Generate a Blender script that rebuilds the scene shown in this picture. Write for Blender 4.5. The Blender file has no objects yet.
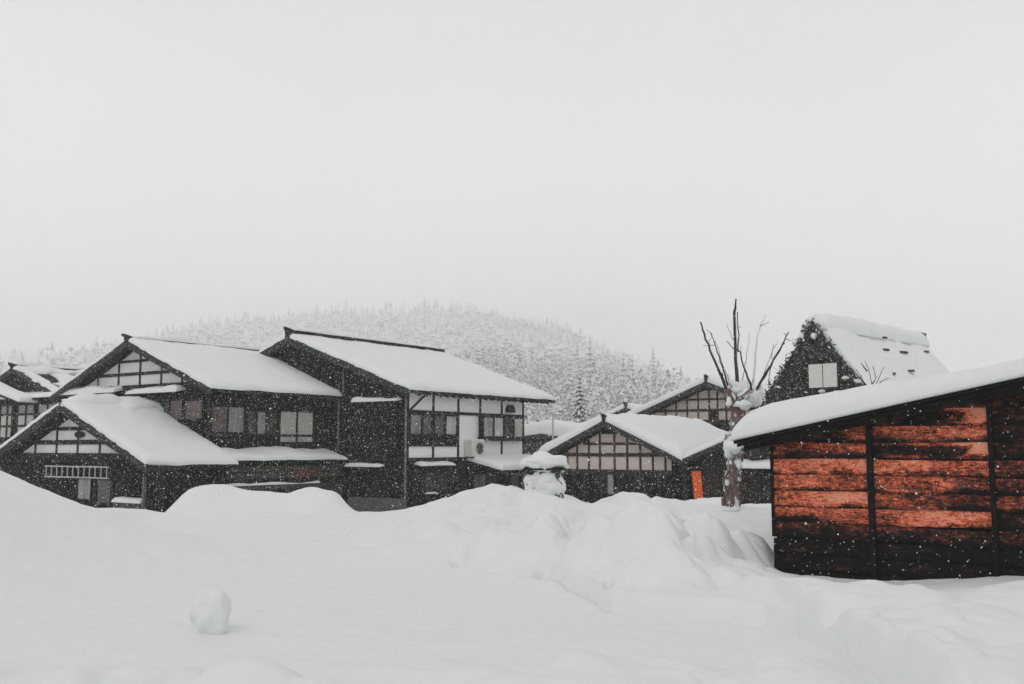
import bpy, bmesh, math, random
import numpy as np
from mathutils import Vector, Matrix, noise as mnoise

random.seed(7)
SC = bpy.context.scene
COL = SC.collection
R = math.radians

# ------------------------------------------------------------------ camera
W_, H_, F_ = 1024, 684, 995.0
PITCH = math.atan((448 - 342) / F_)
EYE = Vector((0, 0, 1.7))
cam_d = bpy.data.cameras.new('camera')
cam = bpy.data.objects.new('camera', cam_d)
COL.objects.link(cam)
cam.location = EYE
cam.rotation_euler = (math.pi / 2 + PITCH, 0, 0)
cam_d.sensor_width = 36
cam_d.lens = F_ * 36 / W_
cam_d.clip_end = 12000
cam_d.clip_start = 0.1
SC.camera = cam


def ray(px, py):
    a, b = (px - 512) / F_, (342 - py) / F_
    return Vector((a, math.cos(PITCH) - b * math.sin(PITCH), math.sin(PITCH) + b * math.cos(PITCH)))


def at(px, py, Y):
    d = ray(px, py)
    return EYE + d * (Y / d.y)


# ------------------------------------------------------------------ objects
def tag(o, label=None, cat=None, group=None, kind=None):
    if label: o['label'] = label
    if cat: o['category'] = cat
    if group: o['group'] = group
    if kind: o['kind'] = kind
    return o


def empty(name, loc, rz=0.0):
    o = bpy.data.objects.new(name, None)
    COL.objects.link(o)
    o.location = loc
    o.rotation_euler = (0, 0, rz)
    o.empty_display_size = 0.3
    return o


def link(name, me, mat, parent=None):
    o = bpy.data.objects.new(name, me)
    COL.objects.link(o)
    if mat is not None:
        for m in (mat if isinstance(mat, (list, tuple)) else [mat]):
            me.materials.append(m)
    if parent is not None:
        o.parent = parent
    return o


def copy_tree(o, parent=None):
    c = o.copy()
    COL.objects.link(c)
    c.parent = parent
    for ch in list(o.children):
        copy_tree(ch, c)
    return c


class MB:
    def __init__(self):
        self.v, self.f, self.m = [], [], []

    def add(self, vs, fs, mi=0):
        n = len(self.v)
        self.v += [tuple(p) for p in vs]
        self.f += [tuple(i + n for i in f) for f in fs]
        self.m += [mi] * len(fs)

    def box(self, x0, x1, y0, y1, z0, z1, mi=0):
        if x0 > x1: x0, x1 = x1, x0
        if y0 > y1: y0, y1 = y1, y0
        if z0 > z1: z0, z1 = z1, z0
        vs = [(x0, y0, z0), (x1, y0, z0), (x1, y1, z0), (x0, y1, z0), (x0, y0, z1), (x1, y0, z1), (x1, y1, z1), (x0, y1, z1)]
        self.add(vs, [(0, 3, 2, 1), (4, 5, 6, 7), (0, 1, 5, 4), (1, 2, 6, 5), (2, 3, 7, 6), (3, 0, 4, 7)], mi)

    def prism(self, poly, fn, d0, d1, mi=0):
        """poly: list of (u, z); fn(u, d, z) -> point"""
        n = len(poly)
        a = [fn(u, d0, z) for u, z in poly]
        b = [fn(u, d1, z) for u, z in poly]
        fs = [tuple(range(n)), tuple(range(2 * n - 1, n - 1, -1))]
        for i in range(n):
            j = (i + 1) % n
            fs.append((i, j, n + j, n + i))
        self.add(a + b, fs, mi)

    def tube(self, pts, rad, n=7, mi=0):
        pts = [Vector(p) for p in pts]
        if not isinstance(rad, (list, tuple)): rad = [rad] * len(pts)
        rings = []
        for i, p in enumerate(pts):
            d = (pts[min(i + 1, len(pts) - 1)] - pts[max(i - 1, 0)]).normalized()
            up = Vector((0, 0, 1)) if abs(d.z) < 0.9 else Vector((1, 0, 0))
            a = d.cross(up).normalized()
            b = d.cross(a)
            rings.append([p + (a * math.cos(2 * math.pi * k / n) + b * math.sin(2 * math.pi * k / n)) * rad[i] for k in range(n)])
        vs = [q for r in rings for q in r]
        fs = []
        for i in range(len(rings) - 1):
            for k in range(n):
                j = (k + 1) % n
                fs.append((i * n + k, i * n + j, (i + 1) * n + j, (i + 1) * n + k))
        fs.append(tuple(range(n - 1, -1, -1)))
        fs.append(tuple(range((len(rings) - 1) * n, len(rings) * n)))
        self.add(vs, fs, mi)

    def blob(self, c, rx, ry, rz, seed=0, amp=0.25, seg=14, rings=9, mi=0):
        c = Vector(c)
        vs, fs = [], []
        for i in range(rings + 1):
            th = math.pi * i / rings
            for k in range(seg):
                ph = 2 * math.pi * k / seg
                d = Vector((math.sin(th) * math.cos(ph), math.sin(th) * math.sin(ph), math.cos(th)))
                s = 1 + amp * mnoise.noise(d * 1.7 + Vector((seed * 3.1, seed * 1.7, seed)))
                vs.append(c + Vector((d.x * rx * s, d.y * ry * s, d.z * rz * s)))
        for i in range(rings):
            for k in range(seg):
                j = (k + 1) % seg
                fs.append((i * seg + k, (i + 1) * seg + k, (i + 1) * seg + j, i * seg + j))
        self.add(vs, fs, mi)

    def build(self, name, mat, parent=None, smooth=False):
        me = bpy.data.meshes.new(name)
        me.from_pydata(self.v, [], self.f)
        me.validate()
        bm = bmesh.new()
        bm.from_mesh(me)
        bmesh.ops.remove_doubles(bm, verts=bm.verts, dist=1e-5) if smooth else None
        bmesh.ops.recalc_face_normals(bm, faces=bm.faces)
        bm.to_mesh(me)
        bm.free()
        o = link(name, me, mat, parent)
        if len(self.m) == len(me.polygons):
            me.polygons.foreach_set('material_index', self.m)
        if smooth:
            me.polygons.foreach_set('use_smooth', [True] * len(me.polygons))
        return o


def front(u, d, z): return (u, -d, z)      # faces local -Y
def right(u, d, z): return (d, u, z)       # faces local +X


def clip(poly, a, b, c):
    """keep a*u + b*z <= c"""
    out = []
    for i in range(len(poly)):
        p, q = poly[i], poly[(i + 1) % len(poly)]
        fp, fq = a * p[0] + b * p[1] - c, a * q[0] + b * q[1] - c
        if fp <= 0: out.append(p)
        if (fp < 0 < fq) or (fq < 0 < fp):
            t = fp / (fp - fq)
            out.append((p[0] + (q[0] - p[0]) * t, p[1] + (q[1] - p[1]) * t))
    return out


def area(p):
    return abs(sum(p[i][0] * p[(i + 1) % len(p)][1] - p[(i + 1) % len(p)][0] * p[i][1] for i in range(len(p)))) / 2 if len(p) > 2 else 0


# ------------------------------------------------------------------ materials
def newmat(name):
    m = bpy.data.materials.new(name)
    m.use_nodes = True
    nt = m.node_tree
    return m, nt, nt.nodes['Principled BSDF']


def N(nt, t, **kw):
    n = nt.nodes.new(t)
    for k, v in kw.items():
        if hasattr(n, k): setattr(n, k, v)
    return n


def ramp(nt, fac, stops):
    n = nt.nodes.new('ShaderNodeValToRGB')
    el = n.color_ramp.elements
    while len(el) < len(stops): el.new(0.5)
    for e, (p, c) in zip(el, stops):
        e.position = p
        e.color = (*c, 1)
    nt.links.new(fac, n.inputs[0])
    return n.outputs[0]


def noise_node(nt, vec, scale, detail=6, rough=0.6):
    n = nt.nodes.new('ShaderNodeTexNoise')
    n.inputs['Scale'].default_value = scale
    n.inputs['Detail'].default_value = detail
    n.inputs['Roughness'].default_value = rough
    if vec is not None: nt.links.new(vec, n.inputs['Vector'])
    return n.outputs['Fac']


def mapping(nt, vec, scale):
    n = nt.nodes.new('ShaderNodeMapping')
    n.inputs['Scale'].default_value = scale
    nt.links.new(vec, n.inputs['Vector'])
    return n.outputs['Vector']


def coords(nt): return nt.nodes.new('ShaderNodeTexCoord').outputs['Object']


def math_node(nt, op, a, b=None):
    n = nt.nodes.new('ShaderNodeMath')
    n.operation = op
    for i, x in enumerate((a, b)):
        if x is None: continue
        if isinstance(x, (int, float)): n.inputs[i].default_value = x
        else: nt.links.new(x, n.inputs[i])
    return n.outputs[0]


def mixc(nt, fac, a, b):
    n = nt.nodes.new('ShaderNodeMix')
    n.data_type = 'RGBA'
    for i, x in ((0, fac), (6, a), (7, b)):
        if isinstance(x, tuple): n.inputs[i].default_value = (*x, 1)
        elif isinstance(x, (int, float)): n.inputs[i].default_value = x
        else: nt.links.new(x, n.inputs[i])
    return n.outputs[2]


def bump(nt, bs, h, dist, strength=1.0):
    n = nt.nodes.new('ShaderNodeBump')
    n.inputs['Distance'].default_value = dist
    n.inputs['Strength'].default_value = strength
    nt.links.new(h, n.inputs['Height'])
    nt.links.new(n.outputs[0], bs.inputs['Normal'])


def snow_mat(name, c=(0.765, 0.78, 0.782), b1=0.03, sc=3.0):
    m, nt, bs = newmat(name)
    v = coords(nt)
    a = noise_node(nt, v, sc, 8, 0.6)
    g = noise_node(nt, v, 60, 3, 0.7)
    h = math_node(nt, 'ADD', a, math_node(nt, 'MULTIPLY', g, 0.06))
    bump(nt, bs, h, b1)
    nt.links.new(ramp(nt, a, [(0.3, tuple(x * 0.97 for x in c)), (0.7, c)]), bs.inputs['Base Color'])
    bs.inputs['Roughness'].default_value = 0.75
    bs.inputs['Specular IOR Level'].default_value = 0.2
    return m


def wood_mat(name, dark, light, board=0.22, horiz=False, line=0.5):
    m, nt, bs = newmat(name)
    v = coords(nt)
    sp = N(nt, 'ShaderNodeSeparateXYZ')
    nt.links.new(v, sp.inputs[0])
    u = math_node(nt, 'ADD', sp.outputs[0], sp.outputs[1]) if not horiz else sp.outputs[2]
    k = math_node(nt, 'DIVIDE', u, board)
    fr = math_node(nt, 'FRACT', k)
    gap = math_node(nt, 'LESS_THAN', fr, 0.07)
    idn = N(nt, 'ShaderNodeTexWhiteNoise')
    idn.noise_dimensions = '1D'
    nt.links.new(math_node(nt, 'FLOOR', k), idn.inputs['W'])
    st = noise_node(nt, mapping(nt, v, (9, 9, 1.2) if not horiz else (1.2, 1.2, 9)), 1.6, 8, 0.65)
    bl = noise_node(nt, v, 0.9, 5, 0.6)
    f = math_node(nt, 'ADD', math_node(nt, 'MULTIPLY', st, 0.6), math_node(nt, 'MULTIPLY', bl, 0.4))
    f = math_node(nt, 'ADD', f, math_node(nt, 'MULTIPLY', math_node(nt, 'SUBTRACT', idn.outputs['Value'], 0.5), 0.25))
    c = ramp(nt, f, [(0.40, dark), (0.80, light)])
    c = mixc(nt, math_node(nt, 'MULTIPLY', gap, line), c, tuple(x * 0.3 for x in dark))
    nt.links.new(c, bs.inputs['Base Color'])
    bs.inputs['Roughness'].default_value = 0.85
    bs.inputs['Specular IOR Level'].default_value = 0.15
    h = math_node(nt, 'SUBTRACT', math_node(nt, 'MULTIPLY', st, 0.4), gap)
    bump(nt, bs, h, 0.012)
    return m


def plain(name, c, rough=0.8, var=0.12, sc=4.0, spec=0.2):
    m, nt, bs = newmat(name)
    v = coords(nt)
    a = noise_node(nt, v, sc, 6, 0.65)
    nt.links.new(ramp(nt, a, [(0.3, tuple(x * (1 - var) for x in c)), (0.7, tuple(min(1, x * (1 + var)) for x in c))]), bs.inputs['Base Color'])
    bs.inputs['Roughness'].default_value = rough
    bs.inputs['Specular IOR Level'].default_value = spec
    return m


M = {}
M['snow'] = snow_mat('snow')
M['roof_snow'] = snow_mat('roof_snow', b1=0.05, sc=1.6)
M['wood'] = wood_mat('dark_boards', (0.0035, 0.0058, 0.0055), (0.030, 0.032, 0.029))
M['wood_brown'] = wood_mat('brown_boards', (0.016, 0.014, 0.012), (0.06, 0.05, 0.042))
M['wood_h'] = wood_mat('weathered_planks', (0.016, 0.014, 0.012), (0.12, 0.10, 0.085), 0.26, True)
M['wood_grey'] = wood_mat('grey_boards', (0.05, 0.05, 0.046), (0.14, 0.135, 0.125))
M['timber'] = plain('dark_timber', (0.02, 0.019, 0.017), 0.85, 0.35, 6)
M['timber_brown'] = plain('brown_timber', (0.035, 0.024, 0.02), 0.85, 0.35, 6)
M['black_timber'] = plain('black_timber', (0.009, 0.009, 0.0085), 0.85, 0.4, 6)
M['barge'] = plain('barge_board', (0.035, 0.036, 0.034), 0.8, 0.3, 5)
M['plaster'] = plain('white_plaster', (0.66, 0.67, 0.66), 0.9, 0.05, 2)
M['plaster_bright'] = plain('bright_plaster', (0.80, 0.805, 0.795), 0.9, 0.04, 2)
M['plaster_pink'] = plain('pinkish_plaster', (0.55, 0.47, 0.44), 0.9, 0.06, 2)
M['glass'] = plain('window_glass', (0.05, 0.055, 0.055), 0.12, 0.4, 3, 0.6)  # mottled base colour stands in for uneven reflections
M['curtain'] = plain('curtained_glass', (0.30, 0.295, 0.28), 0.35, 0.2, 3, 0.5)
M['curtain_pale'] = plain('pale_curtained_glass', (0.50, 0.49, 0.46), 0.35, 0.12, 3, 0.5)
M['curtain_red'] = plain('reddish_curtained_glass', (0.13, 0.09, 0.085), 0.35, 0.3, 3, 0.5)
def curtain_mat(name, c, var):
    m, nt, bs = newmat(name)
    v = coords(nt)
    fold_shade = noise_node(nt, mapping(nt, v, (7, 7, 0.5)), 1.6, 4, 0.55)  # vertical streaks: shading of the curtain folds painted into the colour
    soft = noise_node(nt, v, 0.9, 3, 0.5)
    f = math_node(nt, 'ADD', math_node(nt, 'MULTIPLY', fold_shade, 0.55), math_node(nt, 'MULTIPLY', soft, 0.45))
    nt.links.new(ramp(nt, f, [(0.34, tuple(x * (1 - var) for x in c)), (0.66, tuple(x * (1 + var * 0.5) for x in c))]), bs.inputs['Base Color'])
    bs.inputs['Roughness'].default_value = 0.6
    bs.inputs['Coat Weight'].default_value = 0.6
    bs.inputs['Coat Roughness'].default_value = 0.05
    return m


M['curtain'] = curtain_mat('curtained_glass', (0.26, 0.255, 0.24), 0.6)
M['curtain_pale'] = curtain_mat('pale_curtained_glass', (0.48, 0.47, 0.44), 0.3)
M['curtain_red'] = curtain_mat('reddish_curtained_glass', (0.12, 0.085, 0.08), 0.6)
M['metal'] = plain('pale_metal', (0.42, 0.43, 0.42), 0.45, 0.1, 8, 0.5)
M['pipe'] = plain('grey_pipe', (0.11, 0.115, 0.112), 0.6, 0.15, 8, 0.4)
M['concrete'] = plain('concrete', (0.11, 0.11, 0.105), 0.9, 0.3, 3)
M['ac'] = plain('cream_casing', (0.62, 0.58, 0.55), 0.5, 0.05, 4, 0.4)
M['fan'] = plain('dark_grille', (0.12, 0.10, 0.09), 0.6, 0.2, 8)
M['orange'] = plain('orange_cloth', (0.72, 0.125, 0.03), 0.8, 0.1, 4)
M['red'] = plain('red_board', (0.13, 0.04, 0.036), 0.8, 0.35, 4)
M['thatch'] = plain('old_thatch', (0.058, 0.047, 0.038), 0.95, 0.55, 5)
M['shutter'] = plain('pale_shutter', (0.62, 0.60, 0.58), 0.7, 0.05, 3)
mk, nt, bs = newmat('snow_crusted_bark')
v = coords(nt)
a_ = noise_node(nt, mapping(nt, v, (5, 5, 2)), 1.6, 8, 0.7)
c = ramp(nt, a_, [(0.3, (0.06, 0.04, 0.038)), (0.55, (0.17, 0.105, 0.10)), (0.75, (0.27, 0.18, 0.165))])
sn = noise_node(nt, mapping(nt, v, (1, 1, 0.7)), 5.5, 7, 0.65)
k_ = ramp(nt, sn, [(0.50, (0, 0, 0)), (0.545, (1, 1, 1))])
nt.links.new(mixc(nt, k_, c, (0.78, 0.79, 0.80)), bs.inputs['Base Color'])
bs.inputs['Roughness'].default_value = 0.9
bump(nt, bs, math_node(nt, 'ADD', a_, math_node(nt, 'MULTIPLY', k_, 0.6)), 0.03)
M['bark'] = mk
M['twig'] = plain('dark_twig', (0.055, 0.045, 0.042), 0.9, 0.4, 9)
M['needle'] = plain('hazed_needles', (0.095, 0.103, 0.10), 0.9, 0.3, 3)  # needle colour lightened, with distance haze put into it
M['far_tree'] = plain('hazed_far_needles', (0.21, 0.218, 0.216), 0.9, 0.3, 0.3)  # pale from snow frost, with extra haze mixed into the colour
M['hill'] = plain('snowy_hillside', (0.62, 0.63, 0.63), 0.9, 0.3, 0.05)
mf, ntf, bsf = newmat('snowflake')
bsf.inputs['Base Color'].default_value = (0.96, 0.965, 0.97, 1)
bsf.inputs['Roughness'].default_value = 0.8
tl = ntf.nodes.new('ShaderNodeBsdfTranslucent')
tl.inputs[0].default_value = (0.98, 0.985, 0.99, 1)
mx = ntf.nodes.new('ShaderNodeMixShader')
mx.inputs[0].default_value = 0.5
ntf.links.new(bsf.outputs[0], mx.inputs[1])
ntf.links.new(tl.outputs[0], mx.inputs[2])
ntf.links.new(mx.outputs[0], ntf.nodes['Material Output'].inputs['Surface'])
M['flake'] = mf

# barn boards: stained and flaking orange-red timber
mb_, nt, bs = newmat('stained_barn_boards')
v = coords(nt)
at_n = N(nt, 'ShaderNodeAttribute')
at_n.attribute_name = 'wear'
fine = noise_node(nt, mapping(nt, v, (5, 5, 26)), 2.2, 10, 0.72)
speck = noise_node(nt, v, 42, 5, 0.75)
big = noise_node(nt, mapping(nt, v, (1.6, 1.6, 6)), 1.4, 5, 0.6)
f = math_node(nt, 'ADD', at_n.outputs['Fac'], math_node(nt, 'MULTIPLY', math_node(nt, 'SUBTRACT', fine, 0.5), 1.35))
f = math_node(nt, 'ADD', f, math_node(nt, 'MULTIPLY', math_node(nt, 'SUBTRACT', speck, 0.5), 0.95))
f = math_node(nt, 'ADD', f, math_node(nt, 'MULTIPLY', math_node(nt, 'SUBTRACT', big, 0.5), 0.5))
mot = noise_node(nt, mapping(nt, v, (1, 1, 1.6)), 13, 7, 0.7)
f = math_node(nt, 'ADD', f, math_node(nt, 'MULTIPLY', math_node(nt, 'SUBTRACT', mot, 0.5), 1.25))
c = ramp(nt, f, [(0.20, (0.008, 0.009, 0.009)), (0.40, (0.05, 0.019, 0.016)), (0.56, (0.17, 0.046, 0.03)), (0.70, (0.50, 0.112, 0.056)), (0.82, (0.76, 0.175, 0.082)), (1.0, (0.76, 0.33, 0.23))])
grey = noise_node(nt, mapping(nt, v, (3, 3, 9)), 1.1, 6, 0.65)
c = mixc(nt, ramp(nt, grey, [(0.52, (0, 0, 0)), (0.72, (0.55, 0.55, 0.55))]), c, mixc(nt, f, (0.012, 0.012, 0.012), (0.42, 0.19, 0.14)))
nt.links.new(c, bs.inputs['Base Color'])
bs.inputs['Roughness'].default_value = 0.85
bs.inputs['Specular IOR Level'].default_value = 0.15
bump(nt, bs, math_node(nt, 'ADD', fine, math_node(nt, 'MULTIPLY', speck, 0.3)), 0.008)
M['barn'] = mb_

# ------------------------------------------------------------------ world + sun + haze
wd = bpy.data.worlds.new('World')
SC.world = wd
wd.use_nodes = True
wn = wd.node_tree
bg = wn.nodes['Background']
sky = wn.nodes.new('ShaderNodeTexSky')
sky.sky_type = 'NISHITA'
sky.sun_disc = False
SUN_EL, SUN_AZ = R(48), R(205)
sky.sun_elevation = SUN_EL
sky.sun_rotation = SUN_AZ
sky.dust_density = 6
hs = wn.nodes.new('ShaderNodeHueSaturation')
hs.inputs['Saturation'].default_value = 0.12
wn.links.new(sky.outputs[0], hs.inputs['Color'])
# overcast cloud deck: a little brighter towards the zenith, faintly mottled
tc = wn.nodes.new('ShaderNodeTexCoord')
spw = wn.nodes.new('ShaderNodeSeparateXYZ')
wn.links.new(tc.outputs['Generated'], spw.inputs[0])
cn = noise_node(wn, tc.outputs['Generated'], 1.3, 4, 0.5)
el = math_node(wn, 'ADD', spw.outputs[2], math_node(wn, 'MULTIPLY', math_node(wn, 'SUBTRACT', cn, 0.5), 0.25))
deck = ramp(wn, el, [(0.0, (1.0, 1.0, 1.0)), (0.20, (0.93, 0.93, 0.928)), (0.42, (0.69, 0.69, 0.687)), (1.0, (0.45, 0.45, 0.447))])
dm = wn.nodes.new('ShaderNodeVectorMath')
dm.operation = 'SCALE'
dm.inputs['Scale'].default_value = 11.6
wn.links.new(deck, dm.inputs[0])
wn.links.new(mixc(wn, 0.9, hs.outputs[0], dm.outputs[0]), bg.inputs['Color'])
bg.inputs['Strength'].default_value = 0.1

sd = bpy.data.lights.new('sun', 'SUN')
sd.energy = 0.5
sd.angle = R(40)
sd.color = (1.0, 0.98, 0.95)
so = bpy.data.objects.new('sun', sd)
COL.objects.link(so)
dirv = Vector((math.sin(SUN_AZ) * math.cos(SUN_EL), math.cos(SUN_AZ) * math.cos(SUN_EL), math.sin(SUN_EL)))
so.rotation_euler = dirv.to_track_quat('Z', 'Y').to_euler()

hz = MB()
hz.box(-4300, 4300, -4300, 4300, -20, 520)
hm = bpy.data.materials.new('haze')
hm.use_nodes = True
hn = hm.node_tree
hn.nodes.remove(hn.nodes['Principled BSDF'])
pv = hn.nodes.new('ShaderNodeVolumePrincipled')
pv.inputs['Color'].default_value = (0.992, 1.0, 1.0, 1)
pv.inputs['Density'].default_value = 0.00070
hn.links.new(pv.outputs[0], hn.nodes['Material Output'].inputs['Volume'])
tag(hz.build('haze', hm), 'pale snowy haze filling the valley air', 'haze', kind='stuff')


# ------------------------------------------------------------------ snow ground
def vnoise(x, y, seed=0):
    xi, yi = np.floor(x).astype(np.int64), np.floor(y).astype(np.int64)
    xf, yf = x - xi, y - yi
    u, w = xf * xf * xf * (xf * (xf * 6 - 15) + 10), yf * yf * yf * (yf * (yf * 6 - 15) + 10)

    def h(a, b):
        n = (a * 374761393 + b * 668265263 + seed * 974711) & 0x7fffffff
        n = ((n ^ (n >> 13)) * 1274126177) & 0x7fffffff
        return ((n ^ (n >> 16)) & 0xffff) / 65535.0
    return (h(xi, yi) * (1 - u) + h(xi + 1, yi) * u) * (1 - w) + (h(xi, yi + 1) * (1 - u) + h(xi + 1, yi + 1) * u) * w - 0.5


def fbm(x, y, sc, octv=4, seed=0):
    s, a = 0, 1.0
    for i in range(octv):
        s = s + a * vnoise(x * sc + 13.7 * i, y * sc - 7.3 * i, seed + i)
        a *= 0.5
        sc *= 2.03
    return s


def sst(a, b, x):
    t = np.clip((x - a) / (b - a), 0, 1)
    return t * t * (3 - 2 * t)


def bmp(x, y, cx, cy, rx, ry, h, p=1.0, rot=0.0):
    dx, dy = x - cx, y - cy
    c, s = math.cos(rot), math.sin(rot)
    q = ((dx * c + dy * s) / rx) ** 2 + ((-dx * s + dy * c) / ry) ** 2
    return h * np.exp(-q ** p)


def puff(x, y, cell, seed):
    u = x / cell + 0.35 * fbm(x, y, 0.8 / cell, 2, seed + 3)
    w = y / cell + 0.35 * fbm(x, y, 0.8 / cell, 2, seed + 4)
    iu, iw = np.floor(u), np.floor(w)
    acc = np.zeros_like(u)

    def hsh(a, b, k):
        n = (a.astype(np.int64) * 73856093 + b.astype(np.int64) * 19349663 + (seed * 7 + k) * 83492791) & 0x7fffffff
        n = ((n ^ (n >> 13)) * 1274126177) & 0x7fffffff
        return ((n ^ (n >> 16)) & 0xffff) / 65535.0
    for i in range(-2, 3):
        for j in range(-2, 3):
            cu, cw = iu + i, iw + j
            r = 0.75 + 0.5 * hsh(cu, cw, 3)
            dd = np.sqrt((u - cu - 0.1 - 0.8 * hsh(cu, cw, 1)) ** 2 + (w - cw - 0.1 - 0.8 * hsh(cu, cw, 2)) ** 2) / r
            acc += np.exp(-11.0 * dd * dd) * (0.6 + 0.8 * hsh(cu, cw, 4))
    p = np.clip(1.0 + np.log(acc + 1e-4) / 3.6, 0, 1)
    return p * (2 - p)


FX = [-30, -1.2, 0.37, 1.1, 1.9, 2.5, 2.66, 2.8, 3.2, 30]
FY = [16, 14.6, 13.2, 11.2, 10.4, 9.95, 9.3, 7.0, 3, 2]


def ground_z(x, y):
    x = np.asarray(x, float)
    y = np.asarray(y, float)
    wx = x + 0.25 * fbm(x, y, 0.9, 3, 11)
    wy = y + 0.25 * fbm(x, y, 0.9, 3, 23)
    z = -0.05 - 0.95 * sst(28.5, 31.5, wy) + 0.0 * x
    # long bank at the left
    sl = np.log1p(np.exp((-wx - 5.15) * 1.9)) / 1.9 * 0.47
    z += np.minimum(sl, 2.2) * sst(6.5, 13.5, y) * (1 - sst(15.5, 20.5, wy))
    # mounds under the two storey house
    for a in ((-8.30, 26.6, 0.85, 1.0, 0.62, 1.35), (-6.7, 26.9, 1.15, 1.0, 0.52, 1.6), (-5.05, 26.6, 0.75, 0.9, 0.58, 1.7), (-7.3, 26.0, 2.6, 1.1, 0.1, 1)):
        z += bmp(wx, wy, *a)
    # ploughed heap in the middle
    heap = sst(-4.6, 0.4, wx + 0.5 * fbm(x, y, 0.5, 2, 5)) * sst(14, 26.5, wy) * (1 - sst(27.6, 30.5, wy))
    z += (0.52 - 0.30 * sst(0.6, 2.0, wx)) * heap + heap * 0.30 * fbm(x, y, 0.75, 3, 41) + heap * 0.07 * fbm(x, y, 2.6, 2, 47)
    for a in ((-0.4, 26.5, 1.4, 1.4, 0.12, 1.2), (2.9, 26.3, 0.62, 0.9, 0.42, 1.5), (4.9, 20.3, 2.2, 2.6, 0.46, 1), (5.2, 26, 0.7, 1.2, 0.22, 1.2), (3.5, 22, 0.9, .8, .12, 1.4)):
        z += bmp(wx, wy, *a)
    # foot of the heap and its lumps
    d = wy - np.interp(x, FX, FY)
    st = (0.20 - 0.03 * sst(1.8, 3.2, x)) * sst(0, 0.24, d) * sst(-2.5, 0.3, x)
    z += st * (1 - 0.95 * sst(1.2, 3.2, wy - np.interp(x, [2.0, 2.8, 30], [10.4, 8.9, 8.9])))
    z -= 0.06 * np.exp(-((d - 0.02) / 0.10) ** 2) * sst(0.2, 0.6, x) * (1 - sst(2.3, 2.6, x)) * (0.7 + 0.9 * fbm(x, y, 1.4, 2, 71))
    # piled, puffy chunks: packed soft domes with creases between them
    m_main = bmp(x, y, 1.75, 14.0, 1.45, 1.6, 1.0, 1.8) + bmp(x, y, 1.7, 12.4, 0.8, 0.9, 0.7, 1.4)
    m_left = sst(-3.6, -0.6, x) * (1 - sst(2.5, 4.5, x)) * sst(0.2, 1.6, d) * (1 - sst(23, 27, y))
    m_right = sst(2.6, 3.3, x) * (1 - sst(9.6, 10.6, y)) * sst(5, 6.5, y)
    m_front = (1 - sst(7.6, 8.5, y)) * sst(5, 6.5, y) * (1 - sst(2.2, 2.8, x))
    z += 0.20 * bmp(wx, wy, 1.8, 14.4, 2.0, 1.7, 1.0, 1.5) + 0.10 * bmp(wx, wy, 1.65, 12.7, 0.8, 0.8, 1.0, 1.6)
    z += 0.17 * bmp(wx, wy, 0.3, 15.6, 1.3, 1.2, 1.0, 1.3)
    p1 = puff(x, y, 1.05, 6)
    p2 = puff(x, y, 0.42, 9)
    p3 = puff(x, y, 0.2, 13)
    z += np.clip(m_main, 0, 1.1) * (0.06 * p1 + 0.05 * p2 + 0.025 * p3) + m_left * (0.20 * p1 + 0.05 * p2 + 0.012 * p3)
    z += 0.16 * bmp(wx, wy, 5.2, 9.4, 2.4, 1.3, 1.0, 1.6) + m_right * (0.10 * puff(x, y, 1.1, 31) + 0.02 * p2)
    bould = np.zeros_like(z)
    for a in ((1.62, 12.55, .50, .46, .46), (1.0, 13.0, .40, .42, .34), (2.30, 13.0, .33, .36, .36), (2.72, 13.7, .32, .34, .34), (3.12, 14.2, .28, .30, .32), (3.46, 14.55, .23, .26, .27), (.5, 14.3, .42, .42, .30), (-.4, 15.4, .5, .45, .24), (3.62, 15.1, .25, .28, .30),
              (1.55, 13.75, .46, .44, .40), (2.1, 14.4, .46, .44, .36), (1.0, 14.9, .5, .45, .28), (2.75, 15.1, .36, .40, .30), (-1.3, 17.0, .55, .5, .20), (.3, 16.6, .5, .5, .24), (1.7, 16.4, .6, .5, .28), (-2.2, 18.6, .5, .5, .16), (-.6, 18.6, .6, .5, .2), (.9, 18.5, .6, .55, .2), (3.3, 16.6, .5, .5, .26), (2.5, 17.9, .6, .5, .24)):
        cx, cy, rx, ry, h = a
        bould = np.maximum(bould, bmp(x + 0.10 * fbm(x, y, 1.5, 2, 61), y + 0.10 * fbm(x, y, 1.5, 2, 62), cx, cy, rx, ry, h * (1 + 0.35 * fbm(x + cx, y, 1.3, 2, 65)), 1.45))
    z += bould
    for a in ((-2.85, 7.45, .38, .28, .10), (-1.75, 7.4, .45, .28, .11), (-.9, 7.3, .3, .25, .05), (.6, 7.9, .40, .40, .11), (1.2, 8.05, .30, .30, .07), (1.75, 7.6, .40, .35, .10), (2.3, 8.2, .30, .30, .07), (.05, 7.35, .35, .25, .06)):
        z += bmp(wx, wy, *a, 1.8)
    z += m_front * np.clip(0.20 * puff(x, y, 0.75, 17) - 0.07, 0, 1)
    # hollows
    for a in ((0.47, 13.35, 0.13, 0.22, -0.26), (2.12, 12.35, 0.07, 0.22, -0.30), (3.66, 10.0, 0.11, 0.13, -0.22), (-0.75, 15.0, .14, .25, -.2), (1.5, 11.35, .16, .12, -.14), (1.12, 11.7, .05, .18, -.16)):
        z += bmp(x, y, *a)
    # right hand drift
    z += bmp(wx, wy, 6.7, 11.2, 1.9, 1.8, 0.25) + 0.0
    z -= bmp(x, y, 4.7, 13.2, 1.0, 0.9, 0.10) + bmp(x, y, 3.75, 14.1, 0.55, 0.6, 0.16)
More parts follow.
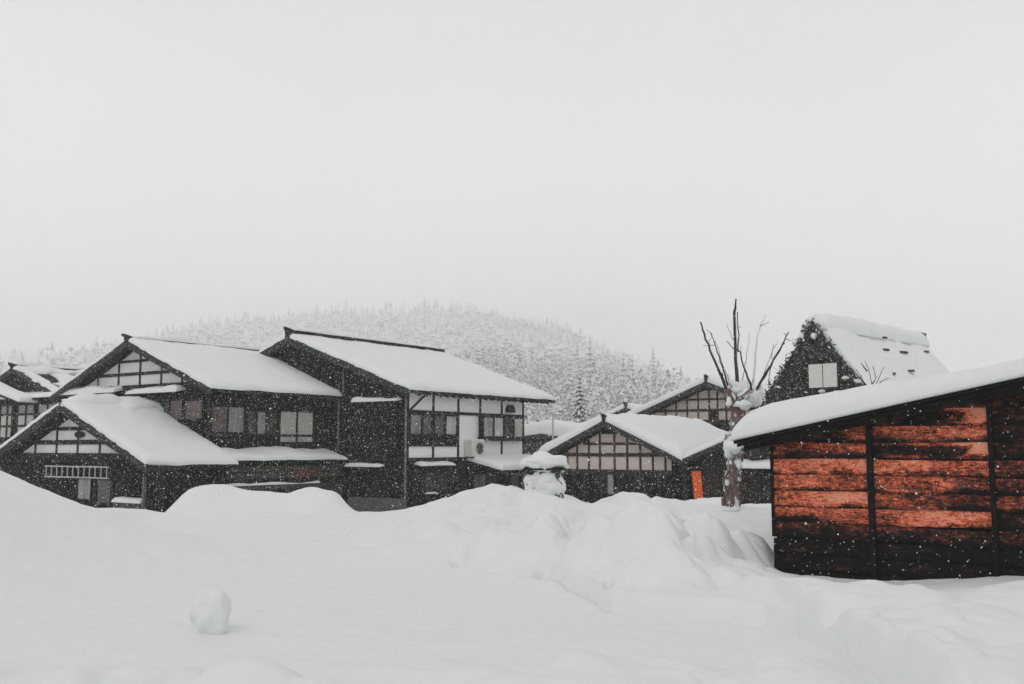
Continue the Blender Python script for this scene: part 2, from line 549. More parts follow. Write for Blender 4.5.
    # shallow slabs right in front
    for a in () and ((-2.85, 7.5, 0.42, 0.30, 0.10, 2.2), (-1.7, 7.4, 0.50, 0.30, 0.10, 2.2), (-.55, 7.5, .45, .3, .06, 2), (0.75, 8.0, 0.45, 0.40, 0.10, 1.8), (1.7, 7.8, 0.35, 0.35, 0.06, 1.8), (2.6, 8.3, .5, .45, .10, 1.8), (0.2, 7.3, .5, .2, .05, 2), (3.3, 7.4, .5, .4, .09, 1.7)):
        z += bmp(wx, wy, *a)
    near = 1 - sst(40, 60, np.abs(y)) 
    z += near * (0.10 * fbm(x, y, 0.28, 4, 3) + 0.022 * fbm(x, y, 2.4, 3, 9) + 0.010 * fbm(x, y, 7.0, 3, 19))
    z -= bmp(x, y, -9.7, 26.3, 0.75, 2.2, 0.50, 1.3)
    z += bmp(x, y, -2.86, 9.4, 0.30, 0.26, 0.05)
    return z


def gz(x, y): return float(ground_z(np.array([x]), np.array([y]))[0])


def axis(lo_far, hi_far, fine0, fine1, d, soft, k):
    """grid lines: spacing d between fine0 and fine1, growing slowly out to +-soft, then fast to the far ends"""
    mid = list(np.arange(fine0, fine1, d))
    up, p = [], fine1
    while p < hi_far:
        up.append(p)
        e = p - fine1
        p += (d + k * e) if p < soft else max(0.5, e * 0.16)
    up.append(hi_far)
    dn, p = [], fine0
    while p > lo_far:
        e = fine0 - p
        p -= (d + k * e) if p > -soft else max(0.5, e * 0.16)
        dn.append(max(p, lo_far))
    return np.array(dn[::-1] + mid + up)


xs = axis(-4200, 4200, -2.2, 4.4, 0.028, 20, 0.020)
ys = axis(-4200, 4200, 7.0, 16.0, 0.030, 36, 0.012)
X, Y = np.meshgrid(xs, ys)
Z = ground_z(X, Y)
nx, ny = len(xs), len(ys)
verts = np.stack([X.ravel(), Y.ravel(), Z.ravel()], 1)
i = np.arange(nx * ny).reshape(ny, nx)
faces = np.stack([i[:-1, :-1].ravel(), i[:-1, 1:].ravel(), i[1:, 1:].ravel(), i[1:, :-1].ravel()], 1)
me = bpy.data.meshes.new('snow_ground')
me.vertices.add(len(verts))
me.vertices.foreach_set('co', verts.ravel())
me.loops.add(faces.size)
me.polygons.add(len(faces))
me.loops.foreach_set('vertex_index', faces.ravel())
me.polygons.foreach_set('loop_start', np.arange(0, faces.size, 4))
me.polygons.foreach_set('use_smooth', np.ones(len(faces), bool))
me.update(calc_edges=True)
g_o = link('snow_ground', me, M['snow'])
tag(g_o, 'deep white snow covering the whole ground', 'snow', kind='structure')

# lone lump of snow in the foreground field
lb = MB()
lp = at(210, 626, 9.4)
lz = gz(lp.x, lp.y)
lb.blob((0, 0, 0.14), 0.165, 0.15, 0.235, 3, 0.18, 36, 26)
def boxy(x, y, z):
    dx, dy, dz = x / .175, y / .16, (z - .14) / .235
    q = max(1e-6, (abs(dx) ** 4 + abs(dy) ** 4 + abs(dz) ** 4) ** .25)
    l = math.sqrt(dx * dx + dy * dy + dz * dz)
    k = 0.65 + 0.35 * l / q
    n = 0.012 * mnoise.noise(Vector((x * 8, y * 8, z * 8))) + 0.010 * mnoise.noise(Vector((x * 22, y * 22, z * 22)))
    return (x * k * (1.06 - 0.35 * (z - .14)) + n, y * k + n, .14 + (z - .14) * k * 0.92 + n)


lb.v = [boxy(*p) for p in lb.v]
o = lb.build('snow_lump', M['snow'], None, True)
o.location = (lp.x, lp.y, lz)
tag(o, 'small upright lump of snow alone on the smooth field in the left foreground', 'snow lump')

# ------------------------------------------------------------------ houses
ANG = R(-35)
g_ = Vector((math.cos(ANG), math.sin(ANG), 0))
r_ = Vector((-math.sin(ANG), math.cos(ANG), 0))


def to_local(P, w):
    d = w - Vector(P)
    return Vector((d.dot(g_), d.dot(r_), d.z))


def to_world(P, x, y, z=0.0):
    return Vector((P[0], P[1], 0)) + g_ * x + r_ * y + Vector((0, 0, z))


def on(P, plane, px, py, off=0.0):
    """(u, z) where the sight line through a pixel meets the front (y = -off) or right (x = off) wall plane of the house at P"""
    P = Vector((P[0], P[1], 0))
    n = r_ if plane == 'f' else g_
    c = -off if plane == 'f' else off
    d = ray(px, py)
    t = (c - (EYE - P).dot(n)) / d.dot(n)
    L = to_local(P, EYE + d * t)
    return (L.x if plane == 'f' else L.y), L.z


def snow_slab(name, parent, x0, x1, y0, y1, hf, thick, seed=0, res=0.22, rad=0.3, wob=0.06, mat=None, amp=0.12, tf=None):
    nx = max(5, int((x1 - x0) / res))
    ny = max(5, int((y1 - y0) / res))

    def spread(n, L, rad):
        # denser rows near the edges
        t = np.linspace(0, 1, n + 1)
        e = np.array([0.0, 0.03, 0.12, 0.3, 0.6]) * rad / L
        return np.unique(np.concatenate([e, 1 - e, t[(t > rad / L) & (t < 1 - rad / L)]]))
    us, vs_ = spread(nx, x1 - x0, rad), spread(ny, y1 - y0, rad)
    top, bot = [], []
    sv = Vector((seed * 7.3, seed * 3.7, 0))
    for v in vs_:
        for u in us:
            x, y = x0 + u * (x1 - x0), y0 + v * (y1 - y0)
            ex = (mnoise.noise(Vector((y * 0.9, 3.0, seed))) + 0.7 * mnoise.noise(Vector((y * 2.9, 5.0, seed)))) * wob * 1.3
            ey = (mnoise.noise(Vector((x * 0.9, 9.0, seed))) + 0.7 * mnoise.noise(Vector((x * 2.9, 7.0, seed)))) * wob
            xx = x + ex * (1 if u > 0.5 else -1) * (abs(u - 0.5) * 2) ** 4
            yy = y + ey * (1 if v > 0.5 else -1) * (abs(v - 0.5) * 2) ** 4
            d = min(u, 1 - u) * (x1 - x0)
            e = min(v, 1 - v) * (y1 - y0)
            q = min(1, d / rad)
            w = min(1, e / rad)
            pr = math.sqrt(max(0, 1 - (1 - q) ** 2)) * math.sqrt(max(0, 1 - (1 - w) ** 2))
            n1 = mnoise.noise(Vector((x * 0.55, y * 0.55, 0)) + sv) + 0.5 * mnoise.noise(Vector((x * 1.7, y * 1.7, 5)) + sv) + 0.25 * mnoise.noise(Vector((x * 4.1, y * 4.1, 8)) + sv)
            t = thick * (0.25 + 0.75 * pr) * (1 + n1 * amp * 2)
            if tf: t *= tf(xx, yy)
            if pr <= 0: t = thick * 0.12
            b = hf(xx, yy)
            top.append((xx, yy, b + t))
            bot.append((xx, yy, b + 0.004))
    a, b = len(us), len(vs_)
    fs = []
    n = a * b
    for j in range(b - 1):
        for i in range(a - 1):
            p = j * a + i
            fs.append((p, p + 1, p + a + 1, p + a))
            fs.append((n + p + a, n + p + a + 1, n + p + 1, n + p))
    for i in range(a - 1):
        fs.append((n + i, n + i + 1, i + 1, i))
        k = (b - 1) * a + i
        fs.append((k, k + 1, n + k + 1, n + k))
    for j in range(b - 1):
        k = j * a
        fs.append((k, k + a, n + k + a, n + k))
        k = j * a + a - 1
        fs.append((n + k, n + k + a, k + a, k))
    m = MB()
    m.add(top + bot, fs)
    return m.build(name, mat or M['roof_snow'], parent, True)


class House:
    def __init__(s, name, label, P, W, L, ze, sl, zg=-1.6, ov=0.6, fo=0.5, bo=0.5, thick=0.35, roofL=None, wall='wood', seed=1,
                 group=None, cat='house', ridge=True, rid_line=True, rid_h=0.14, rid_out=0.3, barge=0.26, snow_front=0.06, snow_x0=None, snow_eave=0.04):
        s.P, s.W, s.L, s.ze, s.sl = P, W, L, ze, sl
        s.xr = -W / 2
        s.root = empty(name, (P[0], P[1], 0), ANG)
        tag(s.root, label, cat, group)
        rl = L if roofL is None else roofL
        s.rl = rl
        h = s.h
        m = MB()
        d = 0.15
        m.prism([(-W, zg), (0, zg), (0, h(0) - d), (s.xr, h(s.xr) - d), (-W, h(-W) - d)], front, 0, -L)
        s.wall = m.build('wall', M[wall], s.root)
        m = MB()
        for x0, x1 in ((s.xr, ov), (s.xr, -W - ov)):
            pts = [(x0, h(x0)), (x1, h(x1)), (x1, h(x1) - 0.13), (x0, h(x0) - 0.13)]
            m.prism(pts, front, fo, -(rl + bo))
        # rafter tails under the right eave
        k = 0.2
        while k < rl + bo - 0.2:
            m.prism([(0.0, h(0) - 0.14), (ov - 0.06, h(ov - 0.06) - 0.14), (ov - 0.06, h(ov - 0.06) - 0.24), (0.0, h(0) - 0.26)], lambda u, dd, z: (u, dd, z), k, k + 0.08)
            k += 0.45
        s.roof = m.build('roof', M['timber'], s.root)
        m = MB()
        for x0, x1 in ((s.xr, ov + 0.02), (s.xr, -W - ov - 0.02)):
            pts = [(x0, h(x0) + 0.03), (x1, h(x1) + 0.03), (x1, h(x1) - barge + 0.05), (x0, h(x0) - barge)]
            m.prism(pts, front, fo + 0.004, fo + 0.06)
        m.build('barge_board', M['barge'], s.root)
        if thick > 0:
            hs = lambda x, y: s.ze + s.sl * (W / 2 - math.sqrt((x - s.xr) ** 2 + 0.02) ) + 0.004
            snow_slab('roof_snow', s.root, -W - ov - snow_eave if snow_x0 is None else snow_x0, ov + snow_eave, -fo - snow_front, rl + bo + 0.03, hs, thick, seed, rad=min(0.35, thick))
        if ridge:
            m = MB()
            zt = h(s.xr) + thick * 0.75
            if rid_line:
                m.box(s.xr - 0.15, s.xr + 0.15, -fo - 0.06, rl + bo, h(s.xr) - 0.08, zt + rid_h)
            else:
                zt = h(s.xr) + thick * 0.4
                m.box(s.xr - 0.055, s.xr + 0.055, -fo - 0.08, -fo + 0.25, h(s.xr) - 0.08, zt + rid_h)
            m.prism([(-fo - 0.05, zt - 0.05), (-fo - 0.05 - rid_out * 0.6, zt + rid_h + 0.06), (-fo - 0.05 - rid_out * 0.6, zt + rid_h + 0.13), (-fo + 0.3, zt + rid_h + 0.02)],
                    lambda u, dd, z: (s.xr + dd, u, z), -0.075, 0.075)
            s.ridge = m.build('ridge_cap', M['timber'], s.root)
            if rid_line:
                snow_slab('ridge_snow', s.root, s.xr - 0.22, s.xr + 0.22, -fo + 0.25, rl + bo, lambda x, y: zt + rid_h, 0.16, seed + 3, rad=0.12, wob=0.10, amp=0.6)

    def h(s, x): return s.ze + s.sl * (s.W / 2 - abs(x - s.xr))

    def clip_gable(s, poly, marg):
        # z <= ze + sl*(W/2 -+ (x-xr)) - marg
        poly = clip(poly, s.sl, 1, s.ze + s.sl * (s.W / 2 + s.xr) - marg)
        if len(poly) > 2: poly = clip(poly, -s.sl, 1, s.ze + s.sl * (s.W / 2 - s.xr) - marg)
        return poly

    def gable(s, cols, rows, mat, tmat='timber', bw=0.09, marg=0.2, skip=(), beams=True):
        """cols: u of posts; rows: list of (z0, z1) plaster bands; posts and beams stand proud of the panels"""
        cs = [-s.W - 1] + sorted(cols) + [1]
        for j, (z0, z1) in enumerate(rows):
            for i in range(len(cs) - 1):
                if (i, j) in skip: continue
                a, b = max(cs[i] + bw / 2, -s.W + 0.05), min(cs[i + 1] - bw / 2, -0.05)
                p = s.clip_gable([(a, z0), (b, z0), (b, z1), (a, z1)], marg)
                if area(p) > 0.02:
                    m = MB()
                    m.prism(p, front, 0.002, 0.05)
                    m.build('plaster_panel', M[mat], s.root)
        m = MB()
        zl = min(z for z, _ in rows)
        zh = max(z for _, z in rows)
        for k, c in enumerate(sorted(cols)):
            p = s.clip_gable([(c - bw / 2, zl - 0.05), (c + bw / 2, zl - 0.05), (c + bw / 2, zh + 0.6), (c - bw / 2, zh + 0.6)], marg - 0.05)
            if area(p) > 0.001: m.prism(p, front, 0.004, 0.085)
        rs = sorted(rows)
        for (a0, a1), (b0, b1) in zip(rs, rs[1:]):
            p = s.clip_gable([(-s.W, a1), (0, a1), (0, b0), (-s.W, b0)], marg - 0.06)
            if area(p) > 0.001: m.prism(p, front, 0.006, 0.095)
        p = [(-s.W + 0.02, zl - 0.2), (-0.02, zl - 0.2), (-0.02, zl), (-s.W + 0.02, zl)]
        m.prism(p, front, 0.006, 0.10)
        m.build('timber_frame', M[tmat], s.root)

    def window(s, plane, u0, u1, z0, z1, mats, depth=0.07, fr=0.06, tm='timber', bars=0):
        fn = front if plane == 'f' else right
        if u0 > u1: u0, u1 = u1, u0
        m = MB()
        rect = lambda a, b, c, d: [(a, c), (b, c), (b, d), (a, d)]
        m.prism(rect(u0 - fr, u1 + fr, z1, z1 + fr), fn, 0.003, depth)
        m.prism(rect(u0 - fr, u1 + fr, z0 - fr, z0), fn, 0.003, depth + 0.02)
        m.prism(rect(u0 - fr, u0, z0, z1), fn, 0.003, depth)
        m.prism(rect(u1, u1 + fr, z0, z1), fn, 0.003, depth)
        n = len(mats)
        wp = (u1 - u0) / n
        for k in range(1, n):
            m.prism(rect(u0 + k * wp - fr / 2, u0 + k * wp + fr / 2, z0, z1), fn, 0.003, depth - 0.01)
        for k in range(bars):
            zz = z0 + (k + 1) * (z1 - z0) / (bars + 1)
            m.prism(rect(u0, u1, zz - 0.015, zz + 0.015), fn, 0.036, depth - 0.018)
        w = m.build('window', M[tm], s.root)
        for k, mt in enumerate(mats):
            p = MB()
            a = u0 + k * wp + (fr / 2 if k else 0)
            b = u0 + (k + 1) * wp - (fr / 2 if k < n - 1 else 0)
            p.prism(rect(a + 0.003, b - 0.003, z0 + 0.003, z1 - 0.003), fn, 0.005, 0.034)
            p.build('pane', M[mt], w)
        return w

    def ledge(s, plane, u0, u1, z, out, drop, snow=0.12, base='timber'):
        """a narrow pent ledge on a wall, with snow lying on it"""
        if u0 > u1: u0, u1 = u1, u0
        fn = front if plane == 'f' else right
        m = MB()
        m.prism([(0.0, z), (out, z - drop), (out, z - drop - 0.05), (0.0, z - 0.06)], (lambda u, d, zz: (d, -0.003 - u, zz)) if plane == 'f' else (lambda u, d, zz: (0.003 + u, d, zz)), u0, u1)
        lg = m.build('pent_roof', M[base], s.root)
        if plane == 'f':
            snow_slab('pent_snow', lg, u0 - 0.03, u1 + 0.03, -out - 0.04, -0.004, lambda x, y: z + drop * y / out, snow, int(abs(u0 * 10)), rad=0.12, res=0.16, wob=0.04, amp=0.35)
        else:
            snow_slab('pent_snow', lg, 0.004, out + 0.04, u0 - 0.03, u1 + 0.03, lambda x, y: z - drop * x / out, snow, int(abs(u0 * 10)), rad=0.12, res=0.16, wob=0.04, amp=0.35)
        return lg

    def pipe(s, x, y, z0, z1, r=0.045):
        m = MB()
        m.tube([(x, y, z0), (x, y, z1)], r, 8)
        return m.build('drainpipe', M['pipe'], s.root, True)


def U(P, pl, px, py=448, off=0.0): return on(P, pl, px, py, off)[0]
def ZZ(P, pl, px, py, off=0.0): return on(P, pl, px, py, off)[1]


# ---- D: the tall two storey house in the middle
PD = (-4.26, 40.0)
D = House('two_storey_house', 'tall dark two storey house with bright white plaster side wall, largest of the row', PD, 12.8, 8.24, 4.21, 0.363,
          thick=0.24, roofL=9.7, seed=2, rid_h=0.12, barge=0.30)
cols = [U(PD, 'r', p, 425) for p in (404, 432, 457, 479, 500.5, 522)]
cols[0] = 0.05
zt1, zt0 = ZZ(PD, 'r', 457, 394), ZZ(PD, 'r', 457, 412)
zm0 = ZZ(PD, 'r', 457, 440)
zb1, zb0 = ZZ(PD, 'r', 432, 446.5), ZZ(PD, 'r', 432, 457.5)


def rpanel(H, u0, u1, z0, z1, mat='plaster_bright'):
    m = MB()
    m.prism([(u0, z0), (u1, z0), (u1, z1), (u0, z1)], right, 0.002, 0.05)
    return m.build('plaster_panel', M[mat], H.root)


b = 0.055
ztop = D.h(0) - 0.22
for i in range(5):
    rpanel(D, cols[i] + b, cols[i + 1] - b, zt0, ztop)
rpanel(D, cols[2] + b, cols[3] - b, zb1 - 0.02, zt0 - 0.12)
for i in range(3):
    rpanel(D, cols[i] + b, cols[i + 1] - b, zb0, zb1)
for i in (3, 4):
    rpanel(D, cols[i] + b, cols[i + 1] - b, zb0, zm0 - 0.02)
m = MB()
for c in cols:
    m.prism([(c - b, zb0 - 0.3), (c + b, zb0 - 0.3), (c + b, ztop + 0.02), (c - b, ztop + 0.02)], right, 0.004, 0.09)
L8 = cols[-1] + b
for z0, z1 in ((zt0 - 0.13, zt0), (zb0 - 0.2, zb0)):
    m.prism([(0.01, z0), (L8, z0), (L8, z1), (0.01, z1)], right, 0.006, 0.10)
m.prism([(0.01, zb1), (cols[2], zb1), (cols[2], zb1 + 0.1), (0.01, zb1 + 0.1)], right, 0.006, 0.10)
m.prism([(cols[0] + 0.1, zt0 + 0.02), (cols[0] + 0.2, zt0), (cols[1] - 0.30, ztop), (cols[1] - 0.42, ztop)], right, 0.008, 0.11)
m.build('timber_frame', M['timber'], D.root)
zw0, zw1 = ZZ(PD, 'r', 432, 434), ZZ(PD, 'r', 432, 415.5)
D.window('r', cols[0] + 0.12, cols[2] - 0.1, zw0, zw1, ['curtain', 'glass', 'glass', 'curtain_pale'], 0.12)
# projecting lattice window
uA, uB = U(PD, 'r', 484, 428, 0.35), U(PD, 'r', 524, 428, 0.35)
zA, zB = ZZ(PD, 'r', 503, 437, 0.35), ZZ(PD, 'r', 503, 418, 0.35)
m = MB()
m.box(0.005, 0.30, uA - 0.06, uB + 0.06, zB, zB + 0.12)
m.box(0.005, 0.30, uA - 0.06, uB + 0.06, zA - 0.18, zA)
m.box(0.005, 0.28, uA, uB, zA, zB)
for k in range(5):
    y = uA + (uB - uA) * k / 4
    m.box(0.302, 0.34, y - 0.045, y + 0.045, zA - 0.12, zB + 0.1)
bw_ = m.build('bay_window', M['timber'], D.root)
for k, mt in enumerate(['curtain', 'curtain_pale', 'glass', 'curtain_pale']):
    p = MB()
    y = uA + (uB - uA) * k / 4
    w_ = (uB - uA) / 4
    p.box(0.283, 0.297, y + 0.05, y + w_ - 0.05, zA + 0.03, zB - 0.01)
    p.build('pane', M[mt], bw_)
# vent hood in the upper panel row
uv, zv = on(PD, 'r', 508, 409)
m = MB()
m.prism([(uv + 0.3 * math.cos(a), zv - 0.16 + 0.36 * math.sin(a)) for a in [math.pi * k / 10 for k in range(11)]], right, 0.052, 0.22)
m.build('vent_hood', M['timber'], D.root)
# ground floor: narrow eave with snow, windows, sill strip
D.ledge('r', U(PD, 'r', 414, 466), U(PD, 'r', 448, 466), ZZ(PD, 'r', 430, 464), 0.35, 0.06, 0.10)
D.window('r', U(PD, 'r', 424, 480), U(PD, 'r', 446, 480), ZZ(PD, 'r', 432, 491), ZZ(PD, 'r', 432, 472), ['glass', 'glass'])
D.ledge('r', U(PD, 'r', 424, 493), U(PD, 'r', 434, 493), ZZ(PD, 'r', 430, 493), 0.16, 0.02, 0.06)
# ledges on the dark gable
D.ledge('f', U(PD, 'f', 357, 401), U(PD, 'f', 402, 401), ZZ(PD, 'f', 380, 400.5), 0.30, 0.05, 0.14)
D.ledge('f', U(PD, 'f', 350, 466), U(PD, 'f', 385, 466), ZZ(PD, 'f', 368, 465.5), 0.30, 0.05, 0.12)
D.pipe(0.14, -0.16, -1.2, ZZ(PD, 'f', 404, 396))
up, zp = on(PD, 'f', 341, 395)
D.pipe(up, -0.12, ZZ(PD, 'f', 341, 452), zp)
up, zp = on(PD, 'f', 345, 368)
D.pipe(up, -0.08, ZZ(PD, 'f', 345, 392), zp, 0.05)
m = MB()
m.box(U(PD, 'f', 350, 505), 0.10, -0.14, -0.003, -1.6, ZZ(PD, 'f', 385, 498))
m.build('plinth', M['concrete'], D.root)
# battens on the dark gable
m = MB()
for u in np.arange(-3.9, -0.1, 0.95):
    m.box(u - 0.04, u + 0.04, -0.05, -0.003, -0.4, D.h(u) - 0.35)
for z in (1.25, 2.7, 3.75):
    m.box(-4.1, -0.05, -0.07, -0.004, z - 0.06, z + 0.06)
m.box(-7.6, -4.2, -0.07, -0.004, 4.5, 4.62)
m.build('gable_framing', M['timber'], D.root)
# entrance porch
pu0, pu1 = U(PD, 'r', 466, 458), cols[-1] + 0.5
m = MB()
pz = ZZ(PD, 'r', 490, 459.5)
po, pd_ = 1.9, 0.42
m.prism([(0.003, pz), (po, pz - pd_), (po, pz - pd_ - 0.09), (0.003, pz - 0.12)], lambda u, d, z: (u, d, z), pu0, pu1)
porch = m.build('porch_roof', M['timber'], D.root)
snow_slab('porch_snow', porch, 0.02, po + 0.05, pu0 - 0.04, pu1 + 0.05, lambda x, y: pz - pd_ * x / po, 0.26, 4, rad=0.2, wob=0.06)
for yy in (pu0 + 0.2, (pu0 + pu1) / 2, pu1 - 0.2):
    m = MB()
    m.box(po - 0.35, po - 0.23, yy - 0.06, yy + 0.06, -1.6, pz - pd_ - 0.03)
    m.build('porch_post', M['timber'], D.root)
D.window('r', pu0 + 0.5, pu0 + 2.3, -0.6, 0.55, ['curtain', 'glass'])
D.window('r', pu0 + 2.7, pu1 - 0.8, -0.6, 0.55, ['glass', 'curtain'])

# air conditioner on the porch roof
ua, za = on(PD, 'r', 479, 457, 0.5)
PA = to_world(PD, 0.10, ua, 0)
ac = empty('air_conditioner', (PA.x, PA.y, za + 0.02), ANG)
tag(ac, 'cream outdoor air conditioner unit fixed to the white wall just above the porch roof', 'air conditioner')
m = MB()
m.box(0.0, 0.36, -0.46, 0.46, 0.0, 0.68)
m.build('casing', M['ac'], ac)
m = MB()
for rr in (0.10, 0.17, 0.24):
    m.tube([(0.375, 0.10 + rr * math.cos(a), 0.35 + rr * math.sin(a)) for a in [2 * math.pi * k / 20 for k in range(21)]], 0.016, 5)
m.prism([(0.10 + 0.25 * math.cos(a), 0.35 + 0.25 * math.sin(a)) for a in [2 * math.pi * k / 20 for k in range(20)]], right, 0.362, 0.368)
m.build('fan_grille', M['fan'], ac)
for yy in (-0.3, 0.3):
    m = MB()
    m.box(-0.06, 0.34, yy - 0.03, yy + 0.03, -0.06, -0.004)
    m.build('bracket', M['pipe'], ac)
snow_slab('snow_top', ac, 0.0, 0.37, -0.46, 0.46, lambda x, y: 0.682, 0.06, 3, rad=0.08, res=0.1, wob=0.01)

# ---- C: two storey house left of it
PC = (-11.27, 37.25)
C = House('gabled_house', 'two storey dark timber house with white panelled gable, joined to the tallest house', PC, 9.3, 6.27, 4.12, 0.394,
          bo=-0.03, thick=0.22, seed=5, rid_h=-0.02)
C.gable([U(PC, 'f', p, 370) for p in (80, 100, 120.5, 141.7, 163, 184)],
        [(ZZ(PC, 'f', 130, 385.5), ZZ(PC, 'f', 130, 376)), (ZZ(PC, 'f', 130, 373), ZZ(PC, 'f', 130, 363)), (ZZ(PC, 'f', 130, 360.5), ZZ(PC, 'f', 130, 353))], 'plaster', marg=0.33)
C.ledge('f', U(PC, 'f', 136, 394), U(PC, 'f', 186, 394), ZZ(PC, 'f', 160, 391), 0.45, 0.10, 0.20)
C.ledge('f', U(PC, 'f', 66, 395), U(PC, 'f', 124, 395), ZZ(PC, 'f', 95, 391.5), 0.45, 0.12, 0.24)
C.window('f', U(PC, 'f', 186, 410), U(PC, 'f', 203, 410), ZZ(PC, 'f', 195, 419), ZZ(PC, 'f', 195, 401), ['curtain_red'])
C.window('f', U(PC, 'f', 158, 410), U(PC, 'f', 183, 410), ZZ(PC, 'f', 170, 419), ZZ(PC, 'f', 170, 401), ['glass', 'curtain_red'])
C.window('r', U(PC, 'r', 211, 420), U(PC, 'r', 243, 420), ZZ(PC, 'r', 225, 432), ZZ(PC, 'r', 225, 407), ['curtain_red', 'curtain'])
C.window('r', U(PC, 'r', 247, 420), U(PC, 'r', 274, 420), ZZ(PC, 'r', 260, 434), ZZ(PC, 'r', 260, 412), ['glass', 'curtain', 'glass'])
C.window('r', U(PC, 'r', 279, 428), U(PC, 'r', 312, 428), ZZ(PC, 'r', 295, 442), ZZ(PC, 'r', 295, 412), ['curtain_pale', 'curtain_pale'], 0.10)
m = MB()
for p in (208, 245, 276, 318, 336):
    u = U(PC, 'r', p, 425)
    m.box(0.003, 0.05, u - 0.05, u + 0.05, -1.5, C.h(0) - 0.2)
m.box(0.003, 0.07, 0.05, C.L - 0.1, 3.55, 3.67)
m.box(0.003, 0.06, 0.05, C.L - 0.1, 2.15, 2.25)
m.build('wall_framing', M['timber'], C.root)
# pent roof along its right wall
m = MB()
zq = ZZ(PC, 'r', 280, 452)
m.prism([(0.003, zq), (1.15, zq - 0.30), (1.15, zq - 0.38), (0.003, zq - 0.10)], lambda u, d, z: (u, d, z), 0.02, C.L - 0.35)
pr_ = m.build('pent_roof', M['timber'], C.root)
snow_slab('pent_snow', pr_, 0.01, 1.2, -0.05, C.L - 0.30, lambda x, y: zq - 0.30 * x / 1.15, 0.22, 8, rad=0.16, wob=0.10, amp=0.3)
# plank wall under it
m = MB()
for k in range(9):
    z = -1.4 + k * 0.27
    m.box(0.75 + 0.015 * (k % 2), 0.80 + 0.02 * (k % 2), -0.3, C.L - 0.06, z, z + 0.25)
m.build('plank_wall', M['wood_h'], C.root)
m = MB()
u0, u1 = U(PC, 'r', 292, 473, 0.82), U(PC, 'r', 315, 473, 0.82)
m.box(0.825, 0.87, u0, u1, ZZ(PC, 'r', 303, 476, 0.83), ZZ(PC, 'r', 303, 470, 0.83))
m.build('red_board', M['red'], C.root)
u0, u1 = U(PC, 'r', 168, 485, 1.05), U(PC, 'r', 318, 485, 1.05)
m = MB()
zr = ZZ(PC, 'r', 240, 486, 1.05)
m.box(1.0, 1.08, -1.2, 4.6, zr - 0.14, zr)
for y in np.arange(-1.1, 4.6, 0.8):
    m.box(1.01, 1.07, y, y + 0.07, -1.6, zr - 0.141)
rl_ = m.build('rail', M['wood_grey'], C.root)
snow_slab('rail_snow', rl_, 0.96, 1.12, -1.2, 4.6, lambda x, y: zr, 0.09, 5, rad=0.06, res=0.2, wob=0.03, amp=0.4)

# ---- B: low gabled annex in front, left
PB = (-12.30, 34.03)
B = House('low_gabled_house', 'low dark gabled house with crest ornament, half hidden by the left snow bank', PB, 9.34, 3.23, 1.375, 0.408,
          bo=-0.03, thick=0.26, seed=9, rid_h=-0.06, rid_line=False, barge=0.30)
B.gable([U(PB, 'f', p, 440) for p in (16, 37.5, 58.6, 79.7, 101.8, 122)],
        [(ZZ(PB, 'f', 70, 453), ZZ(PB, 'f', 70, 444.5)), (ZZ(PB, 'f', 70, 440), ZZ(PB, 'f', 70, 430.5)), (ZZ(PB, 'f', 70, 427), ZZ(PB, 'f', 70, 418))], 'plaster', marg=0.42)
snow_slab('ridge_snow', B.root, B.xr - 0.55, B.xr + 0.40, -0.30, 3.15, lambda x, y: B.h(x) + 0.10, 0.36, 71, rad=0.3, wob=0.16, amp=0.45)
snow_slab('ridge_snow', B.root, B.xr - 0.2, B.xr + 0.95, 1.5, 3.15, lambda x, y: B.h(x) + 0.10, 0.34, 74, rad=0.3, wob=0.2, amp=0.4)
uo, zo = on(PB, 'f', 80, 434.5, 0.1)
m = MB()
for sx in (-1, 1):
    m.prism([(uo + sx * 0.14 + 0.15 * math.cos(a), zo + 0.10 * math.sin(a)) for a in [2 * math.pi * k / 12 for k in range(12)]], front, 0.10, 0.15 + 0.005 * sx)
m.prism([(uo - 0.06, zo - 0.12), (uo + 0.06, zo - 0.12), (uo + 0.06, zo + 0.12), (uo - 0.06, zo + 0.12)], front, 0.10, 0.17)
m.build('crest_ornament', M['timber'], B.root)
B.window('f', U(PB, 'f', 79, 485), U(PB, 'f', 92, 485), ZZ(PB, 'f', 85, 499), ZZ(PB, 'f', 85, 479), ['curtain'])
B.window('f', U(PB, 'f', 98, 490), U(PB, 'f', 112, 490), ZZ(PB, 'f', 105, 503), ZZ(PB, 'f', 105, 480), ['glass'])
m = MB()
for p in (40, 75, 96, 114):
    u = U(PB, 'f', p, 480)
    m.box(u - 0.06, u + 0.06, -0.07, -0.003, -1.5, ZZ(PB, 'f', 70, 458))
m.box(-9.2, -0.1, -0.09, -0.004, ZZ(PB, 'f', 100, 463), ZZ(PB, 'f', 100, 460))
m.build('wall_framing', M['timber'], B.root)

# ladder hung on its wall
u0, zl0 = on(PB, 'f', 46, 477, 0.25)
u1, zl1 = on(PB, 'f', 107, 466.5, 0.25)
zl0, zl1 = zl0 + 0.02, ZZ(PB, 'f', 46, 466, 0.25)
PL = to_world(PB, u0, -0.25)
ld = empty('ladder', (PL.x, PL.y, zl0), ANG)
tag(ld, 'pale grey ladder hung level on the dark wall below the low gable', 'ladder')
LL, hh = u1 - u0, zl1 - zl0
for z in (0, hh):
    m = MB()
    m.box(-0.1, LL + 0.1, -0.02, 0.02, z - 0.022, z + 0.022)
    m.build('side_rail', M['metal'], ld)
for k in range(12):
    m = MB()
    x = LL * k / 11
    m.box(x - 0.018, x + 0.018, -0.014, 0.014, 0.02, hh - 0.02)
    m.build('rung', M['metal'], ld)
m = MB()
for x in (LL * 0.2, LL * 0.8):
    m.box(x - 0.02, x + 0.02, -0.03, 0.24, hh + 0.024, hh + 0.06)
m.build('hook', M['pipe'], ld)

